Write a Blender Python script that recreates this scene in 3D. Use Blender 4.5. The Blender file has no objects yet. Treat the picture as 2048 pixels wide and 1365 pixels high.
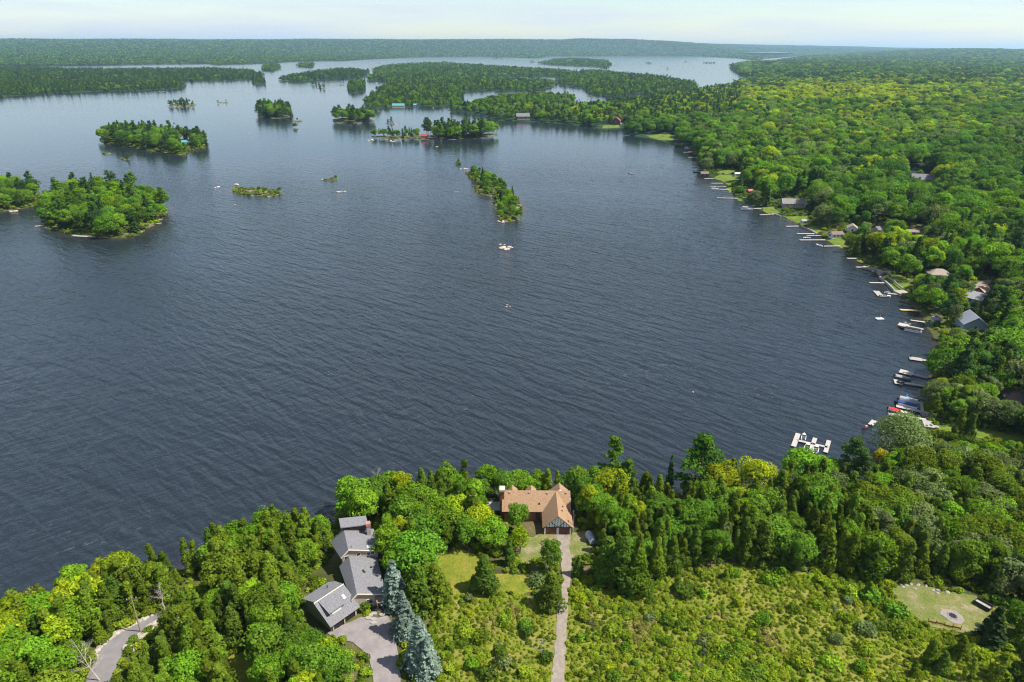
import bpy, math, random
import numpy as np
from mathutils import Vector, Matrix
from mathutils.geometry import delaunay_2d_cdt

# ------------------------------------------------------------------ camera, sky, sun, exposure
sc = bpy.context.scene
col = sc.collection
PITCH, ROLL, CAMH, FPX = math.radians(23.3), math.radians(0.34), 114.5, 1365.33
Fv = np.array([0, math.cos(PITCH), -math.sin(PITCH)])
_r = np.array([1., 0, 0]); _u = np.array([0, math.sin(PITCH), math.cos(PITCH)])
Rv = _r * math.cos(ROLL) + _u * math.sin(ROLL)
Uv = _u * math.cos(ROLL) - _r * math.sin(ROLL)
cam_data = bpy.data.cameras.new('camera')
cam = bpy.data.objects.new('camera', cam_data); col.objects.link(cam)
cam_data.sensor_width = 36; cam_data.lens = 24; cam_data.clip_start = 1; cam_data.clip_end = 120000
cam.matrix_world = Matrix(((Rv[0], Uv[0], -Fv[0], 0), (Rv[1], Uv[1], -Fv[1], 0), (Rv[2], Uv[2], -Fv[2], CAMH), (0, 0, 0, 1)))
sc.camera = cam

SUN_EL, SUN_AZ = math.radians(56), math.radians(100)      # azimuth from +y (view direction) towards +x
world = bpy.data.worlds.new('World'); sc.world = world; world.use_nodes = True
wn, wl = world.node_tree.nodes, world.node_tree.links
bg = wn['Background']; bg.inputs['Strength'].default_value = 0.08
sky = wn.new('ShaderNodeTexSky'); sky.sky_type = 'NISHITA'; sky.sun_disc = False
sky.sun_elevation = SUN_EL; sky.sun_rotation = SUN_AZ
sky.air_density = 1.0; sky.dust_density = 0.3; sky.ozone_density = 2.5
# thin high cloud, the same all over the sky
tc = wn.new('ShaderNodeTexCoord'); mp = wn.new('ShaderNodeMapping'); mp.inputs['Scale'].default_value = (1.3, 1.3, 16)
nz = wn.new('ShaderNodeTexNoise'); nz.inputs['Scale'].default_value = 2.2; nz.inputs['Detail'].default_value = 7; nz.inputs['Roughness'].default_value = 0.55
rp = wn.new('ShaderNodeValToRGB'); rp.color_ramp.elements[0].position = 0.4; rp.color_ramp.elements[1].position = 0.68
rp.color_ramp.elements[1].color = (0.92, 0.92, 0.92, 1)
mx = wn.new('ShaderNodeMixRGB'); mx.inputs['Color2'].default_value = (4.8, 5.2, 5.95, 1)
wl.new(tc.outputs['Generated'], mp.inputs['Vector']); wl.new(mp.outputs['Vector'], nz.inputs['Vector'])
wl.new(nz.outputs['Fac'], rp.inputs['Fac']); wl.new(rp.outputs['Color'], mx.inputs['Fac'])
wl.new(sky.outputs['Color'], mx.inputs['Color1']); wl.new(mx.outputs['Color'], bg.inputs['Color'])

sl = bpy.data.lights.new('sun', 'SUN'); sl.energy = 4.3; sl.angle = math.radians(0.53); sl.color = (1.0, 0.95, 0.86)
sun = bpy.data.objects.new('sun', sl); col.objects.link(sun)
sdir = Vector((math.sin(SUN_AZ) * math.cos(SUN_EL), math.cos(SUN_AZ) * math.cos(SUN_EL), math.sin(SUN_EL)))
sun.rotation_euler = sdir.to_track_quat('Z', 'Y').to_euler()
vs = sc.view_settings
vs.view_transform = 'Standard'; vs.look = 'None'; vs.gamma = 1; vs.use_curve_mapping = False; vs.exposure = 1.0
sc.cycles.use_denoising = True; sc.cycles.denoising_prefilter = 'FAST'
sc.cycles.max_bounces = 8; sc.cycles.diffuse_bounces = 5; sc.cycles.glossy_bounces = 2
sc.cycles.transmission_bounces = 3; sc.cycles.transparent_max_bounces = 4; sc.cycles.volume_bounces = 0
sc.cycles.sample_clamp_indirect = 6; sc.cycles.filter_width = 1.15

# ------------------------------------------------------------------ helpers
def P(u, v, z=0.):                       # photo pixel -> world point on the level z
    d = Fv * FPX + Rv * (u - 1024) - Uv * (v - 682.5)
    t = (z - CAMH) / d[2]
    return np.array([d[0] * t, d[1] * t, z])
def project(p):                          # world points (N,3) -> photo pixels, used to judge apparent size
    d = np.asarray(p, float) - np.array([0, 0, CAMH]); w = d @ Fv
    return np.stack([1024 + FPX * (d @ Rv) / w, 682.5 - FPX * (d @ Uv) / w, w], -1)
def PX(pts, z=0.):
    return np.array([P(a, b, z)[:2] for a, b in pts])
def smooth(a, b, x):
    t = np.clip((np.asarray(x, float) - a) / (b - a), 0, 1); return t * t * (3 - 2 * t)
def inside(poly, x, y):
    x = np.asarray(x, float); y = np.asarray(y, float); r = np.zeros(x.shape, bool)
    n = len(poly)
    for i in range(n):
        x0, y0 = poly[i]; x1, y1 = poly[(i + 1) % n]
        if y0 == y1: continue
        c = ((y0 > y) != (y1 > y)) & (x < (x1 - x0) * (y - y0) / (y1 - y0) + x0)
        r ^= c
    return r
def sdist(poly, x, y):                   # signed distance, positive inside
    x = np.asarray(x, float); y = np.asarray(y, float); d2 = np.full(x.shape, 1e18)
    n = len(poly)
    for i in range(n):
        x0, y0 = poly[i]; x1, y1 = poly[(i + 1) % n]
        ex, ey = x1 - x0, y1 - y0; L = ex * ex + ey * ey + 1e-9
        t = np.clip(((x - x0) * ex + (y - y0) * ey) / L, 0, 1)
        d2 = np.minimum(d2, (x - x0 - t * ex) ** 2 + (y - y0 - t * ey) ** 2)
    return np.where(inside(poly, x, y), 1, -1) * np.sqrt(d2)
def wob(x, y, s, seed=0.):               # cheap smooth noise about -1..1
    x = np.asarray(x, float) / s; y = np.asarray(y, float) / s
    return (np.sin(x * 1.7 + 1.3 * np.sin(y * 1.1 + seed) + seed) + np.sin(y * 1.9 + 1.2 * np.sin(x * 1.3 - seed) + 2.1 * seed)
            + 0.6 * np.sin(x * 3.1 - y * 2.7 + seed * 3)) / 2.6
def refine(poly, seg, amp, seed):        # adds a natural wobble to a traced shoreline
    rng = np.random.default_rng(seed); out = []
    n = len(poly)
    for i in range(n):
        a, b = np.array(poly[i]), np.array(poly[(i + 1) % n]); L = np.linalg.norm(b - a)
        if L > 40 * seg: out.append(a); continue
        k = max(1, int(L / seg))
        for j in range(k):
            q = a + (b - a) * j / k
            out.append(q + (rng.normal(0, amp, 2) if j else 0))
    return np.array(out)

def link(o, parent=None):
    col.objects.link(o)
    if parent is not None: o.parent = parent
    return o
def tag(o, label=None, cat=None, group=None, kind=None):
    if label: o['label'] = label
    if cat: o['category'] = cat
    if group: o['group'] = group
    if kind: o['kind'] = kind
    return o
def thing(name, loc, rz, label, cat, group=None):
    o = bpy.data.objects.new(name, None); o.empty_display_size = 0.5
    o.location = loc; o.rotation_euler = (0, 0, rz)
    link(o); return tag(o, label, cat, group)
def mesh_np(name, V, Fq, mats=(), midx=None, smoothf=False, tone=None):
    V = np.asarray(V, np.float32); me = bpy.data.meshes.new(name)
    if isinstance(Fq, np.ndarray):
        nf, k = Fq.shape; me.vertices.add(len(V)); me.vertices.foreach_set('co', V.ravel())
        me.loops.add(nf * k); me.loops.foreach_set('vertex_index', Fq.astype(np.int32).ravel())
        me.polygons.add(nf); me.polygons.foreach_set('loop_start', np.arange(nf, dtype=np.int32) * k)
        me.update(calc_edges=True)
    else:
        me.from_pydata([tuple(map(float, v)) for v in V], [], [tuple(int(i) for i in f) for f in Fq]); me.update()
    for m in mats: me.materials.append(m)
    if midx is not None: me.polygons.foreach_set('material_index', np.asarray(midx, np.int32))
    me.polygons.foreach_set('use_smooth', np.full(len(me.polygons), smoothf))
    if tone is not None:
        at = me.attributes.new('tone', 'FLOAT', 'FACE'); at.data.foreach_set('value', np.asarray(tone, np.float32))
    me.validate(); return me
class MB:                                # collects simple solids into one mesh
    def __init__(s): s.v, s.f = [], []
    def add(s, V, Fs):
        o = len(s.v); s.v += [tuple(v) for v in V]; s.f += [tuple(i + o for i in f) for f in Fs]; return s
    def box(s, x0, x1, y0, y1, z0, z1):
        return s.add([(x0, y0, z0), (x1, y0, z0), (x1, y1, z0), (x0, y1, z0), (x0, y0, z1), (x1, y0, z1), (x1, y1, z1), (x0, y1, z1)],
                     [(0, 3, 2, 1), (4, 5, 6, 7), (0, 1, 5, 4), (1, 2, 6, 5), (2, 3, 7, 6), (3, 0, 4, 7)])
    def tube(s, pts, rad, n=6, cap=True):
        pts = [Vector(p) for p in pts]; rad = rad if hasattr(rad, '__len__') else [rad] * len(pts); rings = []
        for i, p in enumerate(pts):
            d = (pts[min(i + 1, len(pts) - 1)] - pts[max(i - 1, 0)]).normalized()
            a = d.cross(Vector((0, 0, 1)) if abs(d.z) < 0.9 else Vector((1, 0, 0))).normalized(); b = d.cross(a)
            rings.append([p + (a * math.cos(2 * math.pi * k / n) + b * math.sin(2 * math.pi * k / n)) * rad[i] for k in range(n)])
        V = [q for r in rings for q in r]; Fs = []
        for i in range(len(pts) - 1):
            for k in range(n): Fs.append((i * n + k, i * n + (k + 1) % n, (i + 1) * n + (k + 1) % n, (i + 1) * n + k))
        if cap: Fs += [tuple(range(n))[::-1], tuple((len(pts) - 1) * n + k for k in range(n))]
        return s.add(V, Fs)
    def slab(s, quad, t):                # a sheet with thickness: 3 or 4 top corners, t below
        q = [Vector(p) for p in quad]; n = (q[1] - q[0]).cross(q[2] - q[0]).normalized()
        if n.z < 0: q = q[::-1]; n = -n
        k = len(q); V = q + [p - n * t for p in q]
        return s.add(V, [tuple(range(k)), tuple(range(2 * k - 1, k - 1, -1))] + [(i, i + k, (i + 1) % k + k, (i + 1) % k) for i in range(k)])
    def prism(s, pts, axis, a0, a1):     # polygon in the (h, z) plane pushed along 'x' or 'y'
        k = len(pts)
        mk = (lambda h, z, a: (a, h, z)) if axis == 'x' else (lambda h, z, a: (h, a, z))
        V = [mk(h, z, a0) for h, z in pts] + [mk(h, z, a1) for h, z in pts]
        return s.add(V, [tuple(range(k)), tuple(range(2 * k - 1, k - 1, -1))] + [(i, i + k, (i + 1) % k + k, (i + 1) % k) for i in range(k)])
    def mesh(s, name, mat): return mesh_np(name, s.v, s.f, [mat])
    def build(s, name, mat, parent=None, loc=None, rz=0):
        me = s.mesh(name, mat)
        import bmesh
        bm = bmesh.new(); bm.from_mesh(me); bmesh.ops.recalc_face_normals(bm, faces=bm.faces); bm.to_mesh(me); bm.free()
        o = bpy.data.objects.new(name, me); link(o, parent)
        if loc is not None: o.location = loc; o.rotation_euler = (0, 0, rz)
        return o
def B(): return MB()
def copy_tree(o, parent=None):
    c = o.copy(); link(c, parent)
    for ch in o.children: copy_tree(ch, c)
    return c

# ------------------------------------------------------------------ materials
MATS = {}
def nodes_of(m):
    m.use_nodes = True; return m.node_tree.nodes, m.node_tree.links
def mat(name, c, rough=0.7, var=0.18, scale=3.0, c2=None, metal=0., spec=0.4, bump=0., detail=5):
    if name in MATS: return MATS[name]
    m = bpy.data.materials.new(name); N, L = nodes_of(m); b = N['Principled BSDF']
    b.inputs['Roughness'].default_value = rough; b.inputs['Metallic'].default_value = metal
    b.inputs['Specular IOR Level'].default_value = spec
    g = N.new('ShaderNodeNewGeometry'); n = N.new('ShaderNodeTexNoise'); n.inputs['Scale'].default_value = scale; n.inputs['Detail'].default_value = detail
    n.inputs['Roughness'].default_value = 0.65
    L.new(g.outputs['Position'], n.inputs['Vector'])
    r = N.new('ShaderNodeValToRGB'); r.color_ramp.elements[0].position = 0.3; r.color_ramp.elements[1].position = 0.7
    lo = c if c2 else tuple(x * (1 - var) for x in c); hi = c2 if c2 else tuple(min(1, x * (1 + var)) for x in c)
    r.color_ramp.elements[0].color = (*lo, 1); r.color_ramp.elements[1].color = (*hi, 1)
    L.new(n.outputs['Fac'], r.inputs['Fac']); L.new(r.outputs['Color'], b.inputs['Base Color'])
    if bump:
        bp = N.new('ShaderNodeBump'); bp.inputs['Strength'].default_value = 0.6; bp.inputs['Distance'].default_value = bump
        L.new(n.outputs['Fac'], bp.inputs['Height']); L.new(bp.outputs['Normal'], b.inputs['Normal'])
    MATS[name] = m; return m
def leaf_mat(name, c, hue=0.014, trans=0.38):
    m = bpy.data.materials.new(name); N, L = nodes_of(m); N.remove(N['Principled BSDF']); out = N['Material Output']
    at = N.new('ShaderNodeAttribute'); at.attribute_name = 'tone'
    oi = N.new('ShaderNodeObjectInfo')
    hs = N.new('ShaderNodeHueSaturation'); hs.inputs['Color'].default_value = (*[k * 1.15 for k in c], 1)
    mr = N.new('ShaderNodeMapRange'); mr.inputs['To Min'].default_value = 0.5 - hue; mr.inputs['To Max'].default_value = 0.5 + hue
    L.new(oi.outputs['Random'], mr.inputs['Value']); L.new(mr.outputs['Result'], hs.inputs['Hue'])
    m2 = N.new('ShaderNodeMath'); m2.operation = 'MULTIPLY'; m2.inputs[1].default_value = 7.31
    m3 = N.new('ShaderNodeMath'); m3.operation = 'FRACT'
    L.new(oi.outputs['Random'], m2.inputs[0]); L.new(m2.outputs[0], m3.inputs[0])
    mv = N.new('ShaderNodeMapRange'); mv.inputs['To Min'].default_value = 0.72; mv.inputs['To Max'].default_value = 1.3
    L.new(m3.outputs[0], mv.inputs['Value'])
    mm = N.new('ShaderNodeMath'); mm.operation = 'MULTIPLY'; L.new(mv.outputs['Result'], mm.inputs[0]); L.new(at.outputs['Fac'], mm.inputs[1])
    L.new(mm.outputs[0], hs.inputs['Value'])
    df = N.new('ShaderNodeBsdfDiffuse'); tr = N.new('ShaderNodeBsdfTranslucent'); mi = N.new('ShaderNodeMixShader'); mi.inputs[0].default_value = trans
    tm = N.new('ShaderNodeMixRGB'); tm.blend_type = 'MULTIPLY'; tm.inputs[0].default_value = 1; tm.inputs[2].default_value = (1.4, 1.55, .7, 1)   # light through a leaf is yellower
    L.new(hs.outputs['Color'], tm.inputs[1]); L.new(hs.outputs['Color'], df.inputs['Color']); L.new(tm.outputs[0], tr.inputs['Color'])
    L.new(df.outputs[0], mi.inputs[1]); L.new(tr.outputs[0], mi.inputs[2]); L.new(mi.outputs[0], out.inputs['Surface'])
    MATS[name] = m; return m
LEAF = {
    'cedar': leaf_mat('cedar_foliage', (0.103, 0.152, 0.013)),
    'cedar_dark': leaf_mat('cedar_foliage_dark', (0.072, 0.118, 0.014)),
    'maple': leaf_mat('maple_leaves', (0.125, 0.225, 0.015)),
    'maple_mid': leaf_mat('maple_leaves_mid', (0.098, 0.182, 0.017)),
    'maple_deep': leaf_mat('maple_leaves_deep', (0.07, 0.14, 0.022)),
    'lime': leaf_mat('lime_leaves', (0.235, 0.285, 0.013)),
    'sage': leaf_mat('sage_leaves', (0.135, 0.175, 0.06)),
    'maroon': leaf_mat('maroon_leaves', (0.04, 0.022, 0.022)),
    'pine': leaf_mat('pine_needles', (0.05, 0.095, 0.026)),
    'pine_light': leaf_mat('pine_needles_light', (0.085, 0.165, 0.02)),
    'spruce': leaf_mat('spruce_needles', (0.042, 0.082, 0.024)),
    'blue': leaf_mat('blue_spruce_needles', (0.175, 0.23, 0.195), 0.006),
    'scrub': leaf_mat('scrub_leaves', (0.19, 0.238, 0.02)),
    'scrub_dry': leaf_mat('scrub_dry_leaves', (0.235, 0.215, 0.06)),
    'scrub_green': leaf_mat('scrub_green_leaves', (0.185, 0.25, 0.018)),
    'yellow': leaf_mat('yellow_leaves', (0.36, 0.30, 0.012)),
}
bark = mat('bark', (0.11, 0.085, 0.065), 0.9, 0.35, 6)
pale_bark = mat('pale_bark', (0.42, 0.38, 0.33), 0.9, 0.25, 6)
dead_wood = mat('dead_wood', (0.33, 0.29, 0.25), 0.9, 0.3, 6)
M_white = mat('white_paint', (0.6, 0.6, 0.575), 0.5, 0.07, 2)
M_cream = mat('cream_trim', (0.62, 0.55, 0.43), 0.6, 0.1, 2)
M_glass = mat('window_glass', (0.025, 0.03, 0.035), 0.08, 0.1, 1, spec=0.6)
M_dark = mat('dark_trim', (0.03, 0.026, 0.024), 0.6, 0.2, 3)
M_grey_roof = mat('grey_shingles', (0.085, 0.083, 0.09), 0.9, 0.5, 4.5, c2=(0.225, 0.22, 0.23), detail=8)
M_brown_roof = mat('brown_shingles', (0.19, 0.115, 0.065), 0.9, 0.4, 2.8, c2=(0.35, 0.22, 0.125), detail=9)
M_tan_wall = mat('tan_siding', (0.36, 0.285, 0.20), 0.8, 0.15, 2.5)
M_brick = mat('red_brick', (0.24, 0.085, 0.05), 0.85, 0.3, 5)
M_door = mat('brown_garage_door', (0.12, 0.045, 0.032), 0.55, 0.15, 1.5)
M_stucco = mat('white_stucco', (0.8, 0.8, 0.77), 0.85, 0.06, 2)
M_concrete = mat('concrete', (0.29, 0.275, 0.26), 0.85, 0.2, 1.2)
M_paving = mat('drive_paving', (0.2, 0.175, 0.17), 0.85, 0.22, 0.5)
M_asphalt = mat('asphalt', (0.17, 0.155, 0.155), 0.85, 0.16, 0.45)
M_gravel = mat('gravel', (0.165, 0.14, 0.112), 0.95, 0.3, 0.9, c2=(0.27, 0.225, 0.182), detail=9)
M_rock = mat('granite', (0.33, 0.25, 0.20), 0.85, 0.3, 0.8, c2=(0.56, 0.46, 0.38), bump=0.15)
M_pale_rock = mat('limestone', (0.22, 0.19, 0.155), 0.9, 0.3, 1.0, c2=(0.4, 0.36, 0.295), bump=0.1)
M_greyrock = mat('grey_rock', (0.19, 0.175, 0.16), 0.9, 0.3, 0.8, c2=(0.34, 0.32, 0.29), bump=0.15)
M_dock = mat('weathered_deck', (0.3, 0.275, 0.245), 0.8, 0.2, 2.5)
M_dockw = mat('pale_deck', (0.35, 0.325, 0.295), 0.75, 0.2, 2.5)
M_docky = mat('new_yellow_deck', (0.58, 0.37, 0.13), 0.7, 0.15, 2.5)
M_navy = mat('navy_canvas', (0.012, 0.035, 0.16), 0.7, 0.2, 2)
M_greycanvas = mat('grey_canvas', (0.27, 0.27, 0.28), 0.8, 0.2, 1.5)
M_black = mat('black_plastic', (0.015, 0.015, 0.017), 0.4, 0.2, 2)
M_alu = mat('aluminium', (0.62, 0.64, 0.66), 0.35, 0.1, 2, metal=0.7)
M_red = mat('red_paint', (0.52, 0.025, 0.02), 0.45, 0.15, 2)
M_redroof = mat('red_metal_roof', (0.26, 0.04, 0.035), 0.5, 0.2, 1)
M_teal = mat('teal_metal_roof', (0.07, 0.24, 0.23), 0.5, 0.2, 1)
M_teal2 = mat('teal_paint', (0.03, 0.27, 0.28), 0.5, 0.15, 1)
M_yellow = mat('yellow_paint', (0.62, 0.42, 0.05), 0.5, 0.15, 1)
M_orange = mat('orange_netting', (0.35, 0.09, 0.03), 0.6, 0.15, 2)
M_log = mat('dark_log_wall', (0.075, 0.05, 0.04), 0.8, 0.3, 3)
M_bluegrey = mat('blue_grey_shingles', (0.23, 0.25, 0.30), 0.85, 0.35, 3)
M_tanroof = mat('tan_shingles', (0.26, 0.215, 0.175), 0.85, 0.25, 3)
M_brownroof2 = mat('dark_brown_shingles', (0.17, 0.115, 0.10), 0.85, 0.3, 3)
M_tarp = mat('silver_tarp', (0.3, 0.33, 0.4), 0.45, 0.3, 1.5)

# ------------------------------------------------------------------ land outlines (shorelines traced at water level)
near_px = [(-260, 1372), (-100, 1305), (0, 1262), (100, 1222), (200, 1180), (330, 1155), (395, 1138), (470, 1096), (560, 1062), (640, 1078), (690, 1022),
    (760, 992), (850, 992), (940, 975), (1040, 985), (1140, 985), (1230, 985), (1300, 1002), (1400, 985), (1500, 985), (1600, 965), (1690, 955), (1738, 975), (1752, 940),
    (1782, 900), (1830, 868), (1852, 845), (1846, 826), (1842, 806), (1868, 790), (1868, 762), (1888, 738), (1898, 722), (1882, 692), (1868, 672), (1852, 652), (1846, 630),
    (1818, 606), (1806, 592), (1790, 578), (1762, 553), (1737, 536), (1715, 520), (1695, 510), (1685, 496), (1664, 485), (1642, 472), (1620, 461), (1603, 451), (1580, 441),
    (1556, 430), (1530, 424), (1502, 412), (1474, 400), (1464, 386), (1454, 371), (1440, 360), (1424, 354), (1408, 345), (1400, 331), (1393, 315), (1386, 301), (1360, 293),
    (1320, 281), (1285, 275), (1252, 271), (1243, 259), (1200, 258), (1150, 251), (1100, 246), (1040, 243), (978, 241), (970, 232), (985, 227), (1100, 222), (1160, 221),
    (1250, 209), (1310, 199), (1390, 186), (1450, 178), (1485, 168), (1522, 160), (1480, 150), (1462, 140), (1460, 132), (1490, 128), (1540, 126)]
mainland = np.vstack([refine(PX(near_px), 9, 0.9, 1), [[5200, 13000], [22000, 13000], [22000, -60], [-260, -60], [-230, 60]]])
def isl(pts, seg=6, amp=0.6, seed=3): return refine(PX(pts), seg, amp, seed)
ISL = {}
ISL['A'] = isl([(82, 440), (88, 455), (110, 462), (140, 470), (170, 473), (215, 477), (250, 477), (280, 470), (292, 459), (315, 447), (333, 432), (330, 415), (300, 397), (230, 386), (150, 388), (100, 402), (85, 420)])
ISL['B'] = isl([(-140, 432), (0, 424), (30, 421), (60, 415), (86, 408), (90, 397), (60, 384), (0, 378), (-140, 382)])
ISL['C'] = isl([(198, 284), (215, 289), (260, 294), (300, 303), (345, 308), (372, 312), (374, 303), (395, 301), (412, 298), (410, 288), (380, 280), (300, 272), (230, 270), (200, 276)], 10, 1.2)
ISL['D'] = isl([(512, 228), (520, 235), (550, 238), (580, 236), (584, 229), (575, 223), (530, 221), (515, 224)], 12, 1.2)
ISL['E'] = isl([(333, 213), (360, 215.5), (390, 214), (394, 210), (370, 206), (345, 208)], 12, 1.)
ISL['F'] = isl([(662, 243), (675, 248), (716, 248), (720, 244), (748, 245), (750, 240), (720, 236), (670, 237)], 10, 1.)
ISL['G'] = isl([(740, 275), (775, 279), (810, 279), (850, 281), (900, 280), (960, 278), (1000, 272), (990, 267), (930, 269), (850, 270), (780, 272), (745, 271)], 10, 0.9)
ISL['H'] = isl([(930, 347), (945, 360), (958, 365), (947, 383), (965, 390), (990, 396), (988, 412), (996, 430), (1000, 441), (1020, 445), (1040, 440), (1045, 420), (1040, 405), (1025, 390), (1010, 375), (1000, 368), (985, 360), (970, 350), (955, 345)], 5, 0.5)
ISL['I'] = isl([(463, 380), (470, 388), (500, 392), (540, 395), (560, 392), (563, 384), (540, 380), (500, 377), (475, 376)], 5, 0.4)
SMALL = {  # little islets: centre px, half width px, height m
    'J': (662, 360, 13, 1.0), 'K': (590, 259, 8, 1.0), 'K2': (595, 243, 11, 1.2), 'N': (786, 248, 16, 0.8), 'O': (249, 319, 10, 0.9), 'O2': (213, 308, 9, 0.7),
    'Q': (1162, 205, 6, 0.8), 'R': (917, 328, 8, 0.9), 'S': (446, 206, 14, 0.7), 'T': (515, 165, 14, 1.5), 'T2': (630, 171, 12, 1.2), 'U': (642, 177, 12, 1.0),
    'V': (666, 166, 7, 1.2), 'W': (684, 171, 7, 1.3), 'X': (1297, 128, 9, 2), 'Y': (1370, 125, 5, 1.5), 'Y2': (1418, 127, 15, 2), 'Z': (992, 118, 11, 2), 'Z2': (1063, 125, 8, 1.5), 'AA': (1232, 132, 6, 1.5), 'AB': (1470, 166, 9, 1.5), 'AC': (1180, 194, 7, 1.0),
    'AD': (944, 191, 5, 0.7), 'AE': (1335, 139, 4, 1.2), 'AF': (322, 183, 9, 1.0)}
for k, (u, v, w, h) in SMALL.items():
    c = P(u, v); wx = P(u + w, v)[0] - c[0]; rr = np.random.default_rng(len(k) * 7 + ord(k[0]))
    ISL[k] = np.array([[c[0] + wx * math.cos(a) * rr.uniform(.8, 1.1), c[1] + wx * 0.75 * math.sin(a) * rr.uniform(.8, 1.1)] for a in np.linspace(0, 6.2832, 14)[:-1]])
FARI = {
    'M1': [(729, 206), (738, 221), (763, 218), (800, 216), (837, 215), (889, 214), (915, 211), (928, 203), (926, 194), (930, 184), (985, 181), (1000, 182), (1090, 180), (1105, 175), (1110, 167), (1085, 162), (975, 161),
           (973, 153), (1090, 153), (1130, 155), (1150, 152), (1160, 147), (1110, 142), (1040, 138), (950, 132), (890, 128), (820, 130), (765, 134), (745, 142), (750, 150), (737, 155), (737, 162), (772, 163), (775, 170), (762, 178), (748, 188), (738, 197)],
    'M2': [(893, 221), (932, 227), (975, 228), (1050, 224), (1140, 209), (1153, 203), (1148, 197), (1120, 195), (1000, 198), (958, 206), (938, 213)],
    'M3': [(1112, 166), (1122, 173), (1165, 176), (1180, 187), (1212, 193), (1245, 194), (1280, 186), (1292, 191), (1340, 188), (1392, 180), (1396, 173), (1385, 168), (1330, 158), (1262, 152), (1210, 146), (1170, 144), (1130, 154)],
    'M4': [(1076, 128), (1110, 131), (1190, 134), (1213, 138), (1224, 130), (1215, 123), (1150, 119), (1110, 120)],
    'I1': [(506, 168), (520, 170), (532, 167), (530, 162), (510, 162)],
    'I2': [(554, 161), (600, 165), (640, 160), (700, 158), (733, 152), (738, 145), (700, 142), (640, 146), (590, 153)],
    'I4': [(699, 186), (715, 188), (731, 180), (733, 165), (715, 158), (698, 165)],
    'I5': [(523, 141), (545, 143), (562, 138), (556, 131), (530, 130)], 'I6': [(594, 134), (627, 136), (628, 128), (600, 128)],
    'L1': [(-600, 222), (0, 196), (100, 188), (200, 184), (290, 182), (360, 179), (372, 171), (356, 164), (420, 162), (490, 161), (525, 157), (529, 151), (505, 144), (470, 142), (415, 139), (350, 141), (240, 142), (120, 140), (60, 136), (-600, 138)],
}
for k, p in FARI.items(): ISL[k] = refine(PX(p), 30, 5, 5)
far_px = [(-900, 134), (0, 131), (35, 131), (120, 132), (200, 131), (300, 129), (415, 127.5), (430, 130), (500, 128), (575, 124), (640, 122), (690, 122), (735, 119), (760, 118), (830, 115), (900, 114), (960, 113.5), (1080, 117), (1092, 113), (1200, 113), (1290, 112), (1400, 113), (1470, 117), (1512, 121), (1530, 118)]
far = np.vstack([refine(PX(far_px), 60, 10, 9), [[5500, 14000], [60000, 14000], [60000, 46000], [-60000, 46000], [-60000, 8000]]])

NAMES = ['near'] + list(ISL) + ['far']
POLYS = [mainland] + list(ISL.values()) + [far]
BBOX = [(p[:, 0].min(), p[:, 0].max(), p[:, 1].min(), p[:, 1].max()) for p in POLYS]
INR = {}
for n_, p_ in ISL.items():
    w_ = min(p_[:, 0].max() - p_[:, 0].min(), p_[:, 1].max() - p_[:, 1].min()); INR[n_] = max(1.5, 0.3 * w_)
# skyline: how far the distant hills stand above the level of the lake, by direction
_sx = np.array([-600, 0, 400, 700, 1120, 1150, 1250, 1300, 1400, 1500, 1700, 1900, 2048, 2600]); _sv = np.array([80, 81.5, 82.5, 82, 82.5, 81, 82, 84.5, 86.5, 88.5, 92.5, 97, 100, 103])
def hill(x, y):
    az = np.arctan2(x, np.maximum(y, 1)); r = np.hypot(x, y)
    px = 1024 + 1475 * np.tan(az)        # direction as it stands in the frame
    vh = 94 + (px - 1024) * math.tan(ROLL)
    top = CAMH + (vh - np.interp(px, _sx, _sv)) / FPX * 15000 - 14
    return np.maximum(top, 30) * smooth(5500, 15000, r) + 6 * wob(x, y, 900, 2.0) * smooth(4500, 7000, r)
def terrain(x, y):
    """height and owner index for world points"""
    x = np.asarray(x, float); y = np.asarray(y, float)
    best = np.full(x.shape, -1e9); own = np.zeros(x.shape, int)
    for i, (p, b) in enumerate(zip(POLYS, BBOX)):
        m = (x > b[0] - 25) & (x < b[1] + 25) & (y > b[2] - 25) & (y < b[3] + 25)
        if not m.any(): continue
        s = sdist(p, x[m], y[m]); t = best[m]; o = own[m]; w = s > t; t[w] = s[w]; o[w] = i; best[m] = t; own[m] = o
    sd = best; h = np.maximum(-2.5, sd * 0.3)
    isn = (own == 0) & (sd > 0); s = sd
    nearw = 1 - smooth(70, 150, x) * 1.0
    nearw = nearw * (1 - smooth(170, 230, y))
    hn = 0.35 + 4.15 * smooth(1, 24, s) + 0.25 * wob(x, y, 9, 1.0) * smooth(4, 15, s)
    hr = 0.35 + 1.1 * smooth(0, 8, s) + 3.5 * smooth(10, 70, s) + 12 * smooth(60, 420, s) + 4 * wob(x, y, 130, 4.) * smooth(60, 200, s) + 0.15 * wob(x, y, 7, 1.)
    hr = hr + hill(x, y) * smooth(0, 2600, s)
    h = np.where(isn, nearw * hn + (1 - nearw) * hr, h)
    for n in ISL:
        i = NAMES.index(n); m = (own == i) & (sd > 0)
        if not m.any(): continue
        hm = SMALL[n][3] if n in SMALL else (1.2 if n in 'GIH' else 2.6 if len(n) == 1 else 7)
        h[m] = 0.15 + hm * smooth(0, INR[n], s[m]) * (1 + 0.3 * wob(x[m], y[m], 6, 2.)) + 0.12 * wob(x[m], y[m], 2.2, 3.)
    m = (own == len(NAMES) - 1) & (sd > 0)
    h[m] = 0.6 + 7 * smooth(0, 250, s[m]) + 5 * wob(x[m], y[m], 350, 1.) * smooth(60, 400, s[m]) + hill(x[m], y[m]) * smooth(0, 2600, s[m])
    return h, own, sd
def H1(x, y): return float(terrain(np.array([x]), np.array([y]))[0][0])
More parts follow.
